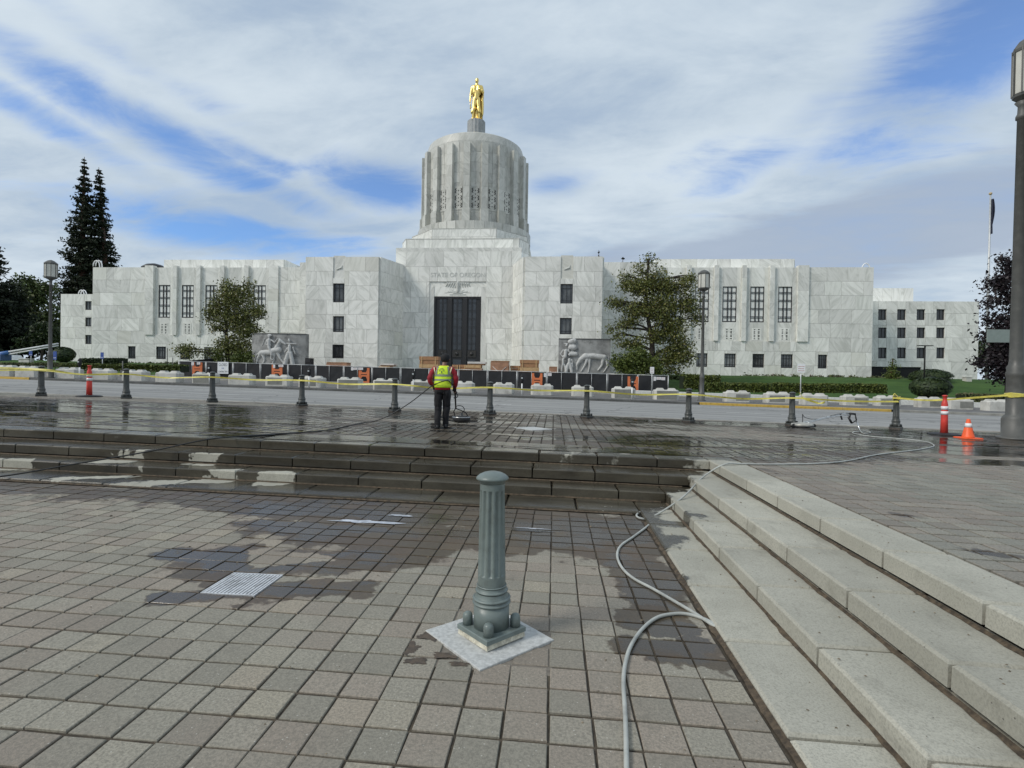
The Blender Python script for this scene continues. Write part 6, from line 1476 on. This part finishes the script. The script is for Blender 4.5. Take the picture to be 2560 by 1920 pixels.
# idle scrubber at right
c2=plane(*zD(460,1478)); c2.z=gz(c2.x)
def w2(x,y,Y): p=atY(*zD(x,y),Y); return p-c2
Yc=c2.y
s2=thing('surface_cleaner','idle scrubber with chrome handle lying by the ninth bollard','scrubber',c2)
q=MB(); q.lathe([(.27,.03),(.285,.04),(.288,.075),(.27,.10),(.14,.125),(.05,.14)],36); q.build('disc',simple('disc_pale_alu',(.40,.39,.35),.45,.3,var=.25,scale=7,dirt=((.1,.1,.09),9,.5)),s2)
q=MB(); q.lathe([(.289,.012),(.294,.02),(.292,.045)],36); q.build('skirt',M_TOOLK,s2)
for dx,dy in((.30,-.03),(-.27,-.10)):
    q=MB(); q.lathe([(.02,-.02),(.05,-.018),(.05,.018),(.02,.02)],14,Matrix.Translation((dx,dy,.05))@Matrix.Rotation(math.pi/2,4,'X')); q.build('caster',M_RUB,s2)
q=MB(); q.tube(catmull([w2(430,1447,Yc),w2(530,1430,Yc),w2(650,1400,Yc),w2(760,1375,Yc),w2(815,1372,Yc),w2(840,1400,Yc)],4),.014,8)
q.tube(catmull([w2(500,1447,Yc-.05),w2(600,1420,Yc-.05),w2(700,1397,Yc-.05),w2(790,1385,Yc-.05),w2(830,1390,Yc)],4),.012,8); q.build('handle_tube',M_CHROME,s2)
q=MB(); q.tube([w2(760,1375,Yc),w2(775,1420,Yc-.04)],.022,8); q.build('grip',M_TOOLK,s2)
q=MB(); q.tube([w2(680,1390,Yc),w2(760,1372,Yc),w2(820,1368,Yc),w2(850,1375,Yc)],.012,6); q.build('feed_line',HOSEK,s2)
q=MB()
for a,c,r_ in((w2(835,1370,Yc),w2(880,1375,Yc),.028),(w2(825,1400,Yc),w2(850,1445,Yc),.030),(w2(878,1375,Yc),w2(888,1425,Yc),.018),(w2(888,1425,Yc),w2(850,1448,Yc),.016),(w2(840,1375,Yc),w2(830,1410,Yc),.024)): q.tube([a,c],r_,8)
q.build('trigger_gun',M_TOOLK,s2)
q=MB(); q.tube([w2(885,1428,Yc),w2(900,1460,Yc-.1),w2(915,1500,Yc-.25)],.016,8); q.build('coupling',M_CHROME,s2)
q=MB(); q.tube(catmull([w2(462,1375,Yc),w2(464,1420,Yc),w2(460,1440,Yc)],4),.010,6); q.tube(catmull([w2(462,1375,Yc),w2(480,1400,Yc),w2(530,1415,Yc),w2(600,1415,Yc)],4),.008,6); q.build('spray_lance',HOSEK,s2)
# ------------------------------------------------------------------ hoses
def gp(p,h=.014,z0=E): v=plane(*p,z0); v.z=gz(v.x,z0)+h; return v
hip=W2P@Vector((-.19,.02,.86)); back=W2P@Vector((.06,-.16,.985)); rh=W2P@Vector((.19,-.03,.93))
g0=gp(zB(950,1455)); 
air=[W2P@(RHn+Vector((0,-.03,-.02))),W2P@Vector((.24,.05,.86)),rh,W2P@Vector((.13,-.14,.985)),back,W2P@Vector((-.10,-.15,.93)),hip+Vector((-.05,-.04,0))]
m1=hip.lerp(g0,.35)+Vector((0,0,-.10)); m2=hip.lerp(g0,.7)+Vector((0,0,-.13))
path=air+[m1,m2,g0]+[gp(zB(*p)) for p in((700,1505),(430,1530),(0,1555))]
topn=gp(zP(1480,280),.03)
path+=[gp(zP(1900,245)),topn]
end=plane(*zP(0,545),.03); end.z=gz(end.x,.06)
path+=[topn.lerp(end,.33)-Vector((0,0,.02)),topn.lerp(end,.7)-Vector((0,0,.01)),end,end+(end-topn)*.3-Vector((0,0,.0))]
path[-1].z=gz(path[-1].x,.02)
q=MB(); q.tube(catmull(path,8),.0105,8); tag(q.build('pressure_hose',HOSEK),'black hose running from the worker across the plaza and down the left steps','hose')
seg=[w2(915,1498,Yc-.25)+c2]+[gp(zD(*p)) for p in((925,1520),(945,1532),(985,1530),(998,1522),(960,1515),(880,1519),(858,1527),(900,1540),(1000,1556),(1300,1580),(1440,1600),(1495,1622),(1485,1640))]
seg+=[gp(zO(*p)) for p in((1640,370),(1440,395),(1300,425),(1150,440),(900,445),(740,443))]
t1=gp(zO(650,448),.02); seg+=[t1]
stp=[gp(zO(540,512),.02,E-.15),gp(zO(430,622),.02,E-.30),]
gd=[gp(zO(*p),.012,.0) for p in((270,722),(215,728),(190,712),(215,692),(262,692),(281,712),(262,755),(180,820),(110,870),(90,920),(110,980),(170,1040),(280,1100),(400,1170),(500,1230),(590,1290),(606,1296),(560,1264),(480,1236),(400,1228),(300,1248),(220,1310),(160,1400),(130,1500),(122,1600),(128,1700),(135,1850),(140,2150))]
seg+=stp+gd
q=MB(); q.tube(catmull(seg,7),.0115,8); tag(q.build('water_hose',HOSEG),'grey hose looping over the steps into the foreground','hose')
for ob in bpy.data.objects:
    if ob.type=='MESH' and ob.name.startswith(('paver','marble_panel')): pass
